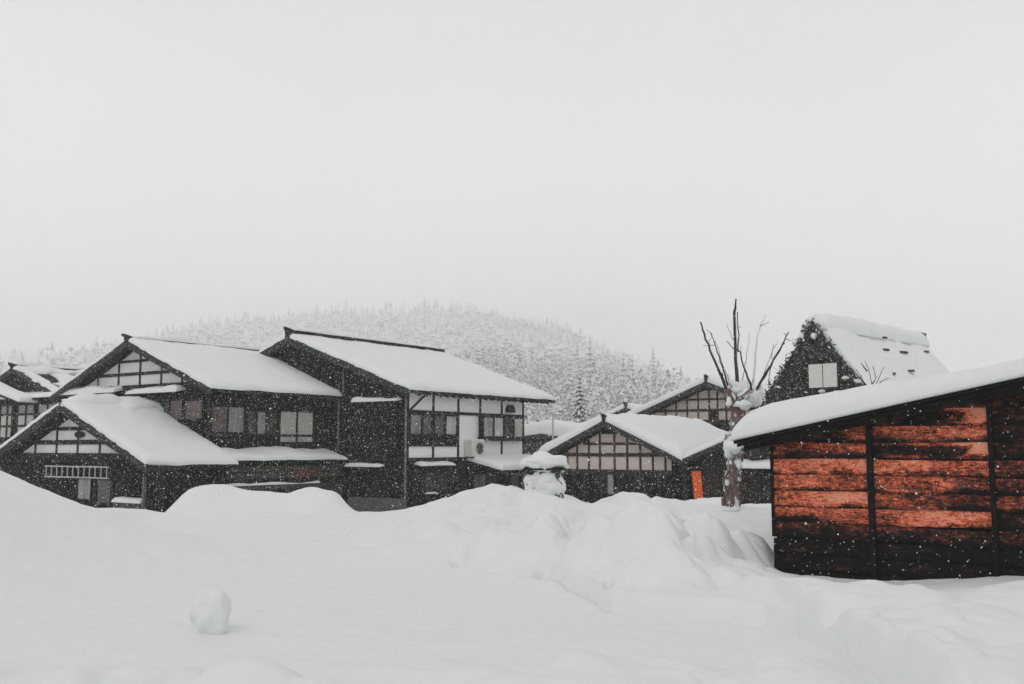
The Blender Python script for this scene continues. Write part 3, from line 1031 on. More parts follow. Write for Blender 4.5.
# tall board screen and a low box by the annex
us, zs = on(PB, 'f', 145, 500, 0.7)
PS = to_world(PB, us, -0.7)
sc_ = empty('board_screen', (PS.x, PS.y, 0), ANG)
tag(sc_, 'tall dark board screen with slanted top beside the corner of the low gabled house', 'screen')
m = MB()
m.prism([(0, -1.6), (0.28, -1.6), (0.28, 0.95), (0, 0.78)], front, -0.02, -1.1)
m.build('panel', M['wood'], sc_)
m = MB()
m.prism([(-0.05, 0.79), (0.34, 1.02), (0.34, 1.09), (-0.05, 0.86)], front, 0.08, -1.2)
m.build('cap_board', M['barge'], sc_)
m = MB()
m.box(-0.07, 0.02, -0.08, 0.02, -1.6, 0.76)
m.build('corner_post', M['pipe'], sc_)
us, zs = on(PB, 'f', 113, 500, 0.5)
ue, _ = on(PB, 'f', 140, 500, 0.5)
PX = to_world(PB, us, -0.5)
bx = empty('storage_box', (PX.x, PX.y, 0), ANG)
tag(bx, 'low dark wooden box with snowy lid by the wall of the low gabled house', 'box')
m = MB()
m.box(0, ue - us, 0, 0.45, -1.6, zs - 0.08)
m.build('body', M['wood_grey'], bx)
snow_slab('snow_top', bx, -0.03, ue - us + 0.03, -0.04, 0.48, lambda x, y: zs - 0.08, 0.16, 5, rad=0.12, res=0.12)
m = MB()
m.box(0.5, 0.58, -0.012, -0.002, zs - 0.55, zs - 0.25)
m.build('paper_tag', M['plaster_bright'], bx)

# ---- E: pinkish single storey house, right of centre
PE = (6.22, 38.75)
E = House('pink_panelled_house', 'low house with pinkish plaster gable grid and very thick smooth snow roof', PE, 5.5, 8.0, 1.50, 0.46,
          thick=0.42, seed=12, rid_h=0.0, rid_line=False, barge=0.22, snow_front=0.0, rid_out=0.15)
ec = [U(PE, 'f', p, 450) for p in (556, 568, 578, 589.7, 600.7, 615.3, 628, 641, 653.5, 666)]
E.gable(ec, [(ZZ(PE, 'f', 610, 469.5), ZZ(PE, 'f', 610, 456.5)), (ZZ(PE, 'f', 610, 453), ZZ(PE, 'f', 610, 445)), (ZZ(PE, 'f', 610, 442.5), ZZ(PE, 'f', 610, 434))], 'plaster_pink', 'timber_brown', bw=0.08, marg=0.26)
E.window('f', U(PE, 'f', 608, 480), U(PE, 'f', 614, 480), ZZ(PE, 'f', 610, 494), ZZ(PE, 'f', 610, 474), ['curtain'])
m = MB()
for p in (560, 585, 602, 619, 640, 660):
    u = U(PE, 'f', p, 480)
    m.box(u - 0.06, u + 0.06, -0.06, -0.003, -1.5, ZZ(PE, 'f', 610, 473.5))
m.build('wall_framing', M['timber_brown'], E.root)

# ---- F: dark gable adjoining E
PF0 = to_world(PE, 0.6, -0.5)
FW = 8.2
PF = to_world(PE, 0.55 + FW + 0.5, 0.0)
Fh = House('dark_shed', 'dark boarded shed with an orange curtain in its doorway', (PF.x, PF.y), FW, 6.0, 1.42, 0.40,
           ov=0.5, fo=0.45, thick=0.27, seed=15, wall='wood_brown', ridge=False, barge=0.20, cat='shed', snow_front=0.0)
PFt = (PF.x, PF.y)
m = MB()
ud0, ud1 = U(PFt, 'f', 688, 485), U(PFt, 'f', 705, 485)
zd1, zd0 = ZZ(PFt, 'f', 696, 469), -1.5
m.prism([(ud0 - 0.1, zd0), (ud0, zd0), (ud0, zd1), (ud0 - 0.1, zd1)], front, 0.003, 0.09)
m.prism([(ud1, zd0), (ud1 + 0.1, zd0), (ud1 + 0.1, zd1), (ud1, zd1)], front, 0.003, 0.09)
m.prism([(ud0 - 0.1, zd1), (ud1 + 0.1, zd1), (ud1 + 0.1, zd1 + 0.1), (ud0 - 0.1, zd1 + 0.1)], front, 0.003, 0.10)
df = m.build('door_frame', M['timber_brown'], Fh.root)
# curtain hanging askew
m = MB()
nn = 14
c0, ct = on(PFt, 'f', 691.5, 471, 0.06)
c1, _ = on(PFt, 'f', 701, 471, 0.06)
b0, cb = on(PFt, 'f', 694.5, 502, 0.06)
b1, _ = on(PFt, 'f', 704, 502, 0.06)
vs, fs = [], []
for j in range(9):
    t = j / 8
    for i in range(nn + 1):
        q = i / nn
        a = c0 + (b0 - c0) * min(1, t * 1.1)
        e = c1 + (b1 - c1) * t
        vs.append((a + (e - a) * q, -0.07 - 0.025 * math.sin(q * 14) * (0.4 + t), ct + (cb - ct) * t))
n0 = len(vs)
vs += [(x, y + 0.012, z) for x, y, z in vs]
for j in range(8):
    for i in range(nn):
        p = j * (nn + 1) + i
        fs += [(p, p + 1, p + nn + 2, p + nn + 1), (n0 + p, n0 + p + nn + 1, n0 + p + nn + 2, n0 + p + 1)]
for j in range(8):
    for p in (j * (nn + 1), j * (nn + 1) + nn):
        fs.append((p, p + nn + 1, n0 + p + nn + 1, n0 + p))
m.add(vs, fs)
m.build('door_curtain', M['orange'], df, True)
Fh.ledge('f', U(PFt, 'f', 738, 468), U(PFt, 'f', 790, 468), ZZ(PFt, 'f', 755, 466), 0.5, 0.08, 0.26)
m = MB()
for p in (684, 708, 725, 742, 760, 778):
    u = U(PFt, 'f', p, 480)
    m.box(u - 0.05, u + 0.05, -0.06, -0.003, -1.5, Fh.h(u) - 0.25)
m.build('wall_framing', M['timber_brown'], Fh.root)
# corner post and pale board left of the doorway
m = MB()
u = U(PFt, 'f', 685, 480, 0.1)
m.box(u - 0.06, u + 0.06, -0.2, -0.08, -1.5, 1.1)
m.build('corner_post', M['timber_brown'], Fh.root)

# ---- G and H: houses behind
PG0 = at(706, 381, 52.0)
sG, WG = 0.39, 9.0
PG = PG0 + g_ * (WG / 2) + r_ * 0.5
Gh = House('far_gabled_house', 'far pinkish panelled gable house rising behind the smooth snow roof beside the tree', (PG.x, PG.y), WG, 9.0, PG0.z - sG * WG / 2 - 0.05, sG,
           thick=0.40, seed=18, rid_h=0.10, rid_line=False, rid_out=0.1, barge=0.24, snow_front=0.0)
PGt = (PG.x, PG.y)
Gh.gable([U(PGt, 'f', p, 405) for p in (655, 666, 676.7, 687.7, 698.7, 709.6, 718, 726.7, 737)],
         [(ZZ(PGt, 'f', 700, 420), ZZ(PGt, 'f', 700, 411.5)), (ZZ(PGt, 'f', 700, 409), ZZ(PGt, 'f', 700, 400.5)), (ZZ(PGt, 'f', 700, 398.5), ZZ(PGt, 'f', 700, 391))], 'plaster_pink', 'timber_brown', marg=0.3, skip=((6, 0),))
PH0 = at(626, 408, 60.0)
PH = PH0 + g_ * 4.0 + r_ * 0.5
House('distant_house', 'distant house whose dark ridge end just shows above the smooth snow roof', (PH.x, PH.y), 8.0, 7.0, PH0.z - 0.36 * 4, 0.36, thick=0.35, seed=20, rid_h=0.08, rid_line=False, rid_out=0.3)
# house behind the tall one, seen between it and the pink one
PI0 = at(540, 434, 62.0)
PIw = PI0 + g_ * 4.0 + r_ * 0.5
Ih = House('snowbound_house', 'pale snowbound house seen in the gap behind the porch of the tallest house', (PIw.x, PIw.y), 8.0, 7.0, PI0.z - 0.12 * 4, 0.12, thick=0.85, seed=22, ridge=False, wall='wood_grey', barge=0.2)

# ---- A: houses at the far left
PA1 = at(13, 366, 52.0)
WA = 7.6
PAw = PA1 + g_ * (WA / 2) + r_ * 0.5
A = House('shingled_house', 'old dark house at the left edge with patchy snow on its shingle roof', (PAw.x, PAw.y), WA, 9.0, PA1.z - 0.36 * WA / 2 - 0.1, 0.36,
          thick=0.0, seed=25, rid_h=0.14, wall='wood_brown')
for k, (x0, x1, y0, y1, t) in enumerate(((-3.75, -3.1, -0.5, 8.8, 0.22), (-2.9, -1.4, 1.0, 4.2, 0.16), (-2.0, -0.9, 4.4, 7.6, 0.16), (-1.3, 0.4, 0.4, 3.6, 0.18), (-3.0, -2.2, 5.5, 9.0, 0.16), (-3.75, 0.62, -0.52, 0.15, 0.16), (-8.2, -3.8, -0.52, 9.3, 0.25), (-0.5, 0.6, 3.9, 9.2, 0.2))):
    snow_slab('roof_snow', A.root, x0, x1, y0, y1, lambda x, y: A.h(x) + 0.004, t, 30 + k, rad=0.3, wob=0.3, amp=0.4)
PAt = (PAw.x, PAw.y)
# lower front wing with lattice
zl = ZZ(PAt, 'f', 40, 397, 1.0)
m = MB()
uL, uR = -9.0, U(PAt, 'f', 62, 410, 1.0)
m.box(uL, uR, -1.0, -0.003, -1.6, zl - 0.12)
m.build('front_wing', M['wood'], A.root)
m = MB()
m.prism([(0.003, zl + 0.25), (1.35, zl - 0.05), (1.35, zl - 0.13), (0.003, zl + 0.12)], lambda u, d, z: (d, -u, z), uL, uR + 0.2)
lr = m.build('pent_roof', M['timber'], A.root)
snow_slab('pent_snow', lr, uL, uR + 0.22, -1.40, -0.02, lambda x, y: zl + 0.25 + 0.3 * y / 1.35, 0.16, 33, rad=0.15, wob=0.05)
for px0, px1 in ((1, 15), (18, 35), (38, 58)):
    u0, u1 = U(PAt, 'f', px0, 420, 1.0), U(PAt, 'f', px1, 420, 1.0)
    z0, z1 = ZZ(PAt, 'f', 30, 438, 1.0), ZZ(PAt, 'f', 30, 404, 1.0)
    m = MB()
    fr = lambda u, d, z: (u, -1.0 - d, z)
    rect = lambda a, b, c, d: [(a, c), (b, c), (b, d), (a, d)]
    for a in (u0, (u0 + u1) / 2, u1): m.prism(rect(a - 0.05, a + 0.05, z0, z1), fr, 0.003, 0.07)
    for c in (z0, z0 + (z1 - z0) * 0.36, z0 + (z1 - z0) * 0.70, z1): m.prism(rect(u0, u1, c - 0.05, c + 0.05), fr, 0.004, 0.08)
    w = m.build('window', M['timber'], A.root)
    for i in range(2):
        for j, (q0, q1) in enumerate(((0, .36), (.36, .70), (.70, 1))):
            a, b2 = u0 + (u1 - u0) * i / 2 + 0.055, u0 + (u1 - u0) * (i + 1) / 2 - 0.055
            p = MB()
            p.prism(rect(a, b2, z0 + (z1 - z0) * q0 + 0.055, z0 + (z1 - z0) * q1 - 0.055), fr, 0.002, 0.03)
            p.build('pane', M['curtain_pale' if j < 2 and px0 < 36 else 'curtain'], w)
ua, zp0 = on(PAt, 'f', 19, 402, 2.0)
ul = ua - 4.0
m = MB()
m.prism([(ua, zp0), (ul, zp0 + 1.0), (ul, zp0 + 0.88), (ua, zp0 - 0.12)], front, 2.0, 1.02)
pg = m.build('porch_gable', M['timber'], A.root)
snow_slab('porch_snow', pg, ul, ua + 0.08, -2.06, -1.03, lambda x, y: zp0 + (ua - x) * 0.25 + 0.004, 0.34, 28, rad=0.35, wob=0.04)
m = MB()
m.box(ua - 0.75, ua - 0.62, -1.95, -1.82, -1.6, zp0 + 0.2)
m.build('porch_post', M['timber'], A.root)

# ---- thatched steep house
g_0, r_0 = g_, r_
ANGT = R(-46)
g_ = Vector((math.cos(ANGT), math.sin(ANGT), 0))
r_ = Vector((-math.sin(ANGT), math.cos(ANGT), 0))
PT0 = at(812, 321, 40.0)
WT, sT = 6.6, 1.36
PTw = PT0 + g_ * (WT / 2) + r_ * 0.35
zeT = PT0.z - sT * WT / 2
PTt = (PTw.x, PTw.y)
th = empty('thatched_house', (PTw.x, PTw.y, 0), ANGT)
tag(th, 'steep thatched house with shaggy dark gable and pale shutters', 'house')
LT = 9.4
hT = lambda x: zeT + sT * (WT / 2 - abs(x + WT / 2))
m = MB()
m.prism([(-WT, -1.6), (0, -1.6), (0, hT(0) - 0.3), (-WT / 2, hT(-WT / 2) - 0.3), (-WT, hT(-WT) - 0.3)], front, 0, -LT)
m.build('wall', M['wood_brown'], th)
m = MB()
for x0, x1 in ((-WT / 2, 0.7), (-WT / 2, -WT - 0.7)):
    m.prism([(x0, hT(x0)), (x1, hT(x1)), (x1, hT(x1) - 0.5), (x0, hT(x0) - 0.7)], front, 0.35, -LT)
m.build('thatch', M['thatch'], th)
# shaggy straw and creeper over the gable
wu0, wu1 = U(PTt, 'f', 810.5, 376, 0.5), U(PTt, 'f', 838.5, 376, 0.5)
wz0, wz1 = ZZ(PTt, 'f', 824, 387.5, 0.5), ZZ(PTt, 'f', 824, 364, 0.5)
rnd = random.Random(5)
m = MB()
cnt = 0
while cnt < 8500:
    x = rnd.uniform(-WT - 0.9, 0.9)
    z = rnd.uniform(1.2, hT(-WT / 2) + 0.1)
    lim = zeT + sT * (WT / 2 - abs(x + WT / 2)) + 0.12 + rnd.gauss(0, 0.10)
    if z > lim: continue
    if wu0 - 0.12 < x < wu1 + 0.12 and wz0 - 0.12 < z < wz1 + 0.12: continue
    y = -0.36 - abs(rnd.gauss(0, 0.09)) - 0.10 * max(0, mnoise.noise(Vector((x * 1.6, z * 1.6, 3)))) * 2
    c = Vector((x, y, z))
    a = Vector((rnd.gauss(0, 1), rnd.gauss(0, 0.6), rnd.gauss(-0.3, 1))).normalized() * rnd.uniform(0.05, 0.15)
    e = Vector((rnd.gauss(0, 1), rnd.gauss(0, 1), rnd.gauss(0, 1))).normalized() * rnd.uniform(0.03, 0.07)
    m.add([c - a, c + e, c + a, c - e], [(0, 1, 2, 3)], 1 if rnd.random() < 0.05 else (2 if rnd.random() < .3 else 0))
    cnt += 1
m.build('gable_thatch', [M['thatch'], M['snow'], M['wood_grey']], th)
hsT = lambda x, y: zeT + sT * (WT / 2 - math.sqrt((x + WT / 2) ** 2 + 0.05)) + 0.02
snow_slab('roof_snow', th, -WT - 0.75, 0.75, -0.22, LT + 0.1, hsT, 0.48, 40, rad=0.5, wob=0.18, amp=0.28)
snow_slab('ridge_snow', th, -WT / 2 - 0.62, -WT / 2 + 0.62, -0.30, LT, lambda x, y: hT(-WT / 2) - 0.42, 0.82, 41, rad=0.55, wob=0.12, amp=0.10)
u0, z0 = on(PTt, 'f', 810.5, 387, 0.5)
u1, z1 = on(PTt, 'f', 838.5, 364, 0.5)
z1 = ZZ(PTt, 'f', 824, 364, 0.5)
z0 = ZZ(PTt, 'f', 824, 387.5, 0.5)
m = MB()
m.box(u0 - 0.04, u1 + 0.04, -0.60, -0.36, z0 - 0.04, z1 + 0.04)
w = m.build('window', M['timber'], th)
for k in range(2):
    m = MB()
    a = u0 + (u1 - u0) * k / 2
    m.box(a + 0.02, a + (u1 - u0) / 2 - 0.02, -0.64, -0.605, z0, z1)
    m.build('shutter', M['shutter'], w)
for px, py in ((801.5, 336), (814, 336)):
    m = MB()
    u, z = on(PTt, 'f', px, py, 0.5)
    m.blob((u, -0.52, z), 0.13, 0.10, 0.13, px, 0.4)
    m.build('snow_clump', M['snow'], th, True)
for px, py in ((845, 378), (858, 381), (838, 392), (822, 391)):
    m = MB()
    u, z = on(PTt, 'f', px, py, 0.5)
    m.blob((u, -0.5, z), 0.16, 0.08, 0.07, px, 0.6)
    m.build('snow_clump', M['snow'], th, True)
# weights / beam ends poking out of the roof snow
m = MB()
for px, py, w_ in ((885, 350, .55), (903, 352.5, .7), (925, 352, .55), (841, 326, .9), (857, 330, .5), (883, 338, .5), (893, 374, .2), (911, 371, .4)):
    d = ray(px, py)
    # meet the snow surface of the right slope by marching
    P0 = Vector((PTw.x, PTw.y, 0))
    t = 20.0
    hit = None
    while t < 70:
        q = to_local(P0, EYE + d * t)
        if q.y > -0.3 and q.z < hsT(q.x, q.y) + 0.46 and q.x > -WT / 2:
            hit = q
            break
        t += 0.03
    if hit is None: continue
    x, y, z = hit
    m = MB()
    m.prism([(y - w_ / 2, z - 0.04), (y + w_ / 2, z - 0.02), (y + w_ / 2 - 0.1, z + 0.06), (y - w_ / 2 + 0.1, z + 0.05)], lambda u, dd, zz: (x + dd, u, zz), -0.15, 0.10)
    m.build('roof_pole', M['thatch'], th)
u, z = on(PTt, 'f', 815, 322, 0.0)
m = MB()
m.box(-WT / 2 - 0.28, -WT / 2 + 0.28, LT - 0.4, LT + 0.35, hT(-WT / 2) - 0.1, hT(-WT / 2) + 0.28)
m.build('ridge_end', M['thatch'], th)
g_, r_ = g_0, r_0

# ------------------------------------------------------------------ barn
PBn = (at(773, 500, 14.5).x, 14.5)
bn = empty('barn', (PBn[0], PBn[1], 0), ANG)
tag(bn, 'weathered barn of stained orange red planks under a thick snow roof', 'barn')
ov_f = 0.38
xa, zaa = on(PBn, 'f', 733.5, 441, ov_f)
xb, zbb = on(PBn, 'f', 1020, 378, ov_f)
sB = (zbb - zaa) / (xb - xa)
hB = lambda x: zaa + sB * (x - xa)
XE, LB = 6.6, 6.0
xp1, xp2 = U(PBn, 'f', 871.5, 480), U(PBn, 'f', 993, 480)
m = MB()
m.prism([(0.03, -0.9), (XE, -0.9), (XE, hB(XE) - 0.2), (0.03, hB(0.03) - 0.2)], front, -0.03, -LB)
m.build('wall', M['wood'], bn)
# boards with worn stain
rows_h = 0.222
zbase = ZZ(PBn, 'f', 790, 537)
b_rnd = random.Random(3)
bays = [(0.0, xp1 - 0.03), (xp1 + 0.03, xp2 - 0.03), (xp2 + 0.03, XE)]
# how much orange shows on each row, counted upwards from the black foot, for the three bays
wear_rows = [
    [0.34, 0.70, 0.74, 0.64, 0.84, 0.44, 0.38, 0.34, 0.30, 0.26, 0.2, 0.2],
    [0.32, 0.74, 0.54, 0.54, 0.70, 0.50, 0.58, 0.52, 0.42, 0.32, 0.28, 0.2],
    [0.22, 0.34, 0.46, 0.40, 0.48, 0.28, 0.22, 0.22, 0.26, 0.24, 0.2, 0.2]]
vs, fs, wear = [], [], []
for bi, (xa_, xb_) in enumerate(bays):
    r = -6
    z = zbase - 6 * rows_h
    while z < 3.2:
        hgt = rows_h * b_rnd.uniform(0.93, 1.07)
        wv = wear_rows[bi][r] if 0 <= r < 12 else 0.08
        if r == -1: wv = 0.22
        if r == -2: wv = 0.14
        n = int((xb_ - xa_) / 0.04)
        kz = 7
        base = len(vs)
        ph = b_rnd.uniform(0, 50)
        warp = b_rnd.uniform(-0.02, 0.02)
        for i in range(n + 1):
            x = xa_ + (xb_ - xa_) * i / n
            wob = 0.014 * mnoise.noise(Vector((x * 1.6, ph, 0))) + warp * (i / n - 0.5)
            for k in range(kz + 1):
                t = k / kz
                zz = min(z + hgt * t + (wob if k in (0, kz) else wob), hB(x) - 0.13)
                yy = -0.034 + 0.030 * t + 0.004 * mnoise.noise(Vector((x * 3, zz * 9, ph)))
                if k == 0: yy += 0.012
                vs.append((x, yy, zz))
                n2 = mnoise.noise(Vector((x * 1.1, zz * 5.0, ph))) + 0.6 * mnoise.noise(Vector((x * 3.1, zz * 9.0, ph + 3)))
                lh = 0.20 + 0.50 * mnoise.noise(Vector((x * 1.3, ph, 7.0))) + 0.20 * mnoise.noise(Vector((x * 6.0, ph, 2.0)))
                low = max(0.0, min(1.0, (lh - t) / 0.22))
                w0 = wv + 0.16 * (t - 0.5) + 0.26 * n2 - 0.36 * low if wv > 0.15 else wv + 0.10 * n2
                q = (x - xa_) / (xb_ - xa_)
                if bi == 1 and r in (5, 7):    # black stain running along the board, orange again at its right end
                    w0 = w0 - 0.34 * (1 if 0.15 < t < 0.85 else 0) * (1 if q < 0.80 + 0.1 * n2 else 0) + 0.40 * max(0, q - 0.62) / 0.38
                    if t > 0.86: w0 += 0.32 * min(1, q * 1.6)
                if bi == 1 and r in (2, 3): w0 -= 0.30 * max(0, q - 0.5)
                if bi == 0 and r in (5, 6): w0 += 0.34 * max(0, q - 0.45)
                if bi == 0 and r == 1: w0 -= 0.5 * max(0, 0.5 - q) * (1 - t)
                wear.append(w0 if r >= 0 else 0.06 + 0.10 * (mnoise.noise(Vector((x * 1.5, zz * 3, 4))) if r > -3 else 0))
        for i in range(n):
            for k in range(kz):
                p = base + i * (kz + 1) + k
                if vs[p + 1][2] - vs[p][2] < 1e-4 and vs[p + kz + 2][2] - vs[p + kz + 1][2] < 1e-4: continue
                fs.append((p, p + kz + 1, p + kz + 2, p + 1))
        z += rows_h
        r += 1
me = bpy.data.meshes.new('boards')
me.from_pydata(vs, [], fs)
at_ = me.attributes.new('wear', 'FLOAT', 'POINT')
at_.data.foreach_set('value', wear)
me.polygons.foreach_set('use_smooth', [True] * len(fs))
bo_ = link('boards', me, M['barn'], bn)
for x in (xp1, xp2):
    m = MB()
    pw = 0.04 if x < 2 else 0.03
    m.box(x - pw, x + pw, -0.07, -0.004, -0.9, hB(x) - 0.14)
    m.build('post', M['black_timber'], bn)
m = MB()
m.box(-0.012, 0.028, -0.045, LB, zbase, hB(0) - 0.16)
m.build('corner_board', M['black_timber'], bn)
m = MB()
m.prism([(xa, hB(xa)), (XE + 0.3, hB(XE + 0.3)), (XE + 0.3, hB(XE + 0.3) - 0.05), (xa, hB(xa) - 0.04)], front, ov_f, -LB - 0.3)
m.build('roof', M['black_timber'], bn)
m = MB()
m.prism([(xa + 0.03, hB(xa) - 0.045), (XE + 0.3, hB(XE + 0.3) - 0.055), (XE + 0.3, hB(XE + 0.3) - 0.12), (xa + 0.03, hB(xa) - 0.085)], front, ov_f - 0.05, ov_f - 0.10)
m.build('barge_board', M['black_timber'], bn)
m = MB()
m.prism([(xa + 0.06, hB(xa) - 0.05), (XE, hB(XE) - 0.055), (XE, hB(XE) - 0.17), (xa + 0.06, hB(xa) - 0.14)], front, 0.14, 0.08)
m.build('beam', M['wood_brown'], bn)
snow_slab('roof_snow', bn, xa - 0.03, XE + 0.3, -ov_f - 0.03, LB + 0.3, lambda x, y: hB(x) + 0.004, 0.46, 50, rad=0.40, wob=0.03, res=0.15, amp=0.07, tf=lambda x, y: 1.0 - 0.125 * max(0, min(4.0, x)))

# ------------------------------------------------------------------ pollarded tree
TY = 20.0
TP = at(733, 500, TY)
tr = empty('pollarded_tree', (TP.x, TP.y, gz(TP.x, TP.y)))
tag(tr, 'pollarded tree with bare upright shoots and snow packed in its crown, beside the barn', 'tree')
T0 = tr.location.copy()


def tp(px, py, dy=0.0): return at(px, py, TY + dy) - T0


m = MB()
m.tube([(0.0, 0, -0.9), tp(731, 512), tp(732, 490), tp(735, 460), tp(738, 430), tp(737, 405), tp(735, 396)], [0.19, 0.16, 0.145, 0.14, 0.125, 0.13, 0.09], 12)
m.tube([tp(737, 410), tp(731, 398), tp(727, 389)], [0.13, 0.10, 0.07], 8)
m.tube([tp(737, 408), tp(746, 401, 0.1), tp(755, 395, 0.1)], [0.12, 0.09, 0.07], 8)
m.tube([tp(737, 408), tp(742, 399, -.2), tp(752, 390, -.3)], [0.10, 0.07, 0.05], 8)
m.tube([tp(738, 406), tp(738, 397, .3), tp(737, 386, .3)], [0.10, 0.08, 0.06], 8)
# knots and broken bark
for k in range(26):
    t = random.random()
    a = tp(732 + 4 * t, 508 - 100 * t)
    an = random.uniform(0, 6.28)
    m.blob((a.x + 0.16 * math.cos(an), a.y + 0.16 * math.sin(an), a.z), 0.06, 0.06, 0.12, k, 0.6, 9, 6)
m.build('trunk', M['bark'], tr, True)
branches = [
    ([(727.5, 391, 0), (719, 372, 0), (710, 350, 0), (704, 334, 0), (700.5, 322, 0)], [.05, .042, .034, .03, .016]),
    ([(729, 386, .4), (724, 371, .45), (719, 357, .5), (714.5, 343, .5), (711, 333, .5)], [.032, .026, .02, .016, .01]),
    ([(736.8, 390, .3), (735.8, 360, .3), (735, 335, .3), (734.3, 312, .3), (736, 299, .3)], [.058, .052, .048, .042, .016]),
    ([(738, 352, .0), (738.2, 335, .0), (737.4, 312, .05)], [.022, .018, .01]),
    ([(752, 390, -.3), (746, 372, -.3), (739.5, 352, -.2), (733, 348, -.2), (726.5, 341, -.2)], [.034, .028, .022, .014, .008]),
    ([(754, 394, 0), (763, 378, .0), (774, 358, .0), (783, 343, .0), (789, 332, .0)], [.042, .036, .03, .024, .012]),
    ([(762, 381, .3), (771, 366, .3), (780, 350, .3), (785, 343, .3)], [.018, .015, .012, .008]),
    ([(787, 336, 0), (783.5, 333, 0)], [.012, .006]), ([(786, 339, 0), (791, 341, 0)], [.012, .006]),
    ([(753, 384, .6), (755, 362, .6), (758, 335, .6), (761, 325, .6), (765.5, 316, .6)], [.030, .026, .02, .018, .008]),
    ([(760, 326, .6), (764, 324.5, .6), (769, 322, .6)], [.012, .008, .005]),
    ([(768, 384, .8), (771, 364, .8), (774, 344, .8)], [.014, .01, .006]),
    ([(715, 345, .5), (703, 346, .5)], [.01, .005]), ([(712, 334, .5), (706, 329, .5)], [.01, .005]), ([(740, 350, .1), (742, 345, .1)], [.01, .004]),
    ([(738, 328, .0), (741, 326, .0)], [.01, .004]),
    ([(724, 381, .2), (722, 373, .2)], [.02, .012]),
    ([(742, 386, .5), (745, 365, .5), (748, 345, .55), (750, 333, .6)], [.012, .01, .007, .004]),
    ([(731, 388, -.3), (725, 370, -.35), (719, 352, -.4), (715, 341, -.4)], [.012, .01, .007, .004]),
    ([(757, 388, -.3), (766, 368, -.3), (772, 352, -.35), (778, 340, -.4)], [.012, .01, .007, .004]),
    ([(733.5, 340, .3), (729, 331, .3), (727, 324, .3)], [.009, .006, .004]), ([(708, 343, 0), (712, 335, 0)], [.008, .004])]
for pts, rad in branches[:1] + branches[1:]:
    m = MB()
    # a little natural crookedness
    P3 = []
    for i in range(len(pts) - 1):
        a, b2 = tp(*pts[i]), tp(*pts[i + 1])
        for s_ in range(3):
            q = a.lerp(b2, s_ / 3)
            P3.append((q + Vector((random.gauss(0, .008), random.gauss(0, .02), 0)), 0.70 * (rad[i] + (rad[i + 1] - rad[i]) * s_ / 3)))
    P3.append((tp(*pts[-1]), rad[-1]))
    m.tube([p for p, _ in P3], [q for _, q in P3], 7)
    br = m.build('branch', M['twig'], tr, True)
    if len(pts) > 3:
        m = MB()
        heavy = pts[0][2] >= 0.6
        i0, i1 = (0, len(P3) - 1) if heavy else (random.randint(0, 3), random.randint(5, len(P3) - 2))
        seg = P3[i0:i1 + 1]
        lean = 1 if seg[-1][0].x > seg[0][0].x else -1
        off = Vector((0.1, -0.9, 0.3)).normalized() if heavy else Vector((-0.75 * lean, -0.25, 0.6)).normalized()
        m.tube([a + off * ra * 0.75 for a, ra in seg], [ra * ((1.05 if heavy else .62) * random.uniform(.75, 1.15) if 0 < i < len(seg) - 1 else .3) for i, (a, ra) in enumerate(seg)], 7)
        if m.v: m.build('branch_snow', M['snow'], br, True)
m = MB()
for px, py, rx, rz, dy, k in ((740, 389, .22, .15, .1, 1), (749, 397, .24, .16, -.1, 2), (758, 392, .14, .16, .1, 3), (744, 404, .20, .12, -.15, 4), (733, 385, .10, .12, .2, 5), (757, 402, .12, .10, 0, 6), (729, 402, .07, .10, -.15, 7), (746, 384, .14, .1, .2, 8)):
    m.blob(tp(px, py, dy), rx * .85, rx * .75, rz * .85, k, 0.55, 18, 12)
m.build('crown_snow', M['snow'], tr, True)
m = MB()
m.blob(tp(733, 447, -.10), .19, .17, .15, 11, .45, 18, 12)
m.blob(tp(735, 441, -.06), .15, .15, .12, 14, .45, 18, 12)
m.blob(tp(729, 452, -.10), .09, .10, .12, 15, .45, 14, 10)
m.build('trunk_snow', M['snow'], tr, True)
m = MB()
m.blob(tp(731, 510, -.04), .22, .21, .10, 16, .4, 18, 10)
m.build('foot_snow', M['snow'], tr, True)

# bare shrub behind the barn roof
SY = 23.0
SP = at(868, 420, SY)
sh = empty('bare_shrub', (SP.x, SP.y, gz(SP.x, SP.y)))
tag(sh, 'bare twiggy shrub poking up behind the snowy barn roof', 'shrub')
S0 = sh.location.copy()
sp_ = lambda px, py, dy=0: at(px, py, SY + dy) - S0
for pts in ([(868, 400), (872, 385), (869, 370), (865, 361)], [(868, 395), (862, 378), (856, 369)], [(869, 395), (877, 382), (882, 371), (884, 367)], [(872, 385), (876, 378), (873, 366)], [(866, 385), (858, 376), (850, 366)], [(867, 371), (861, 363)], [(874, 388), (882, 381), (889, 378)]):
    m = MB()
    q = [(0, 0, -0.3)] if pts[0][1] > 390 else []
    P_ = [Vector(a) for a in q] + [sp_(a, b2, random.uniform(-.2, .2)) for a, b2 in pts]
    m.tube(P_, [0.02 if i == 0 else 0.012 * (1 - 0.6 * i / len(P_)) for i in range(len(P_))], 5)
    m.build('twig', M['twig'], sh)

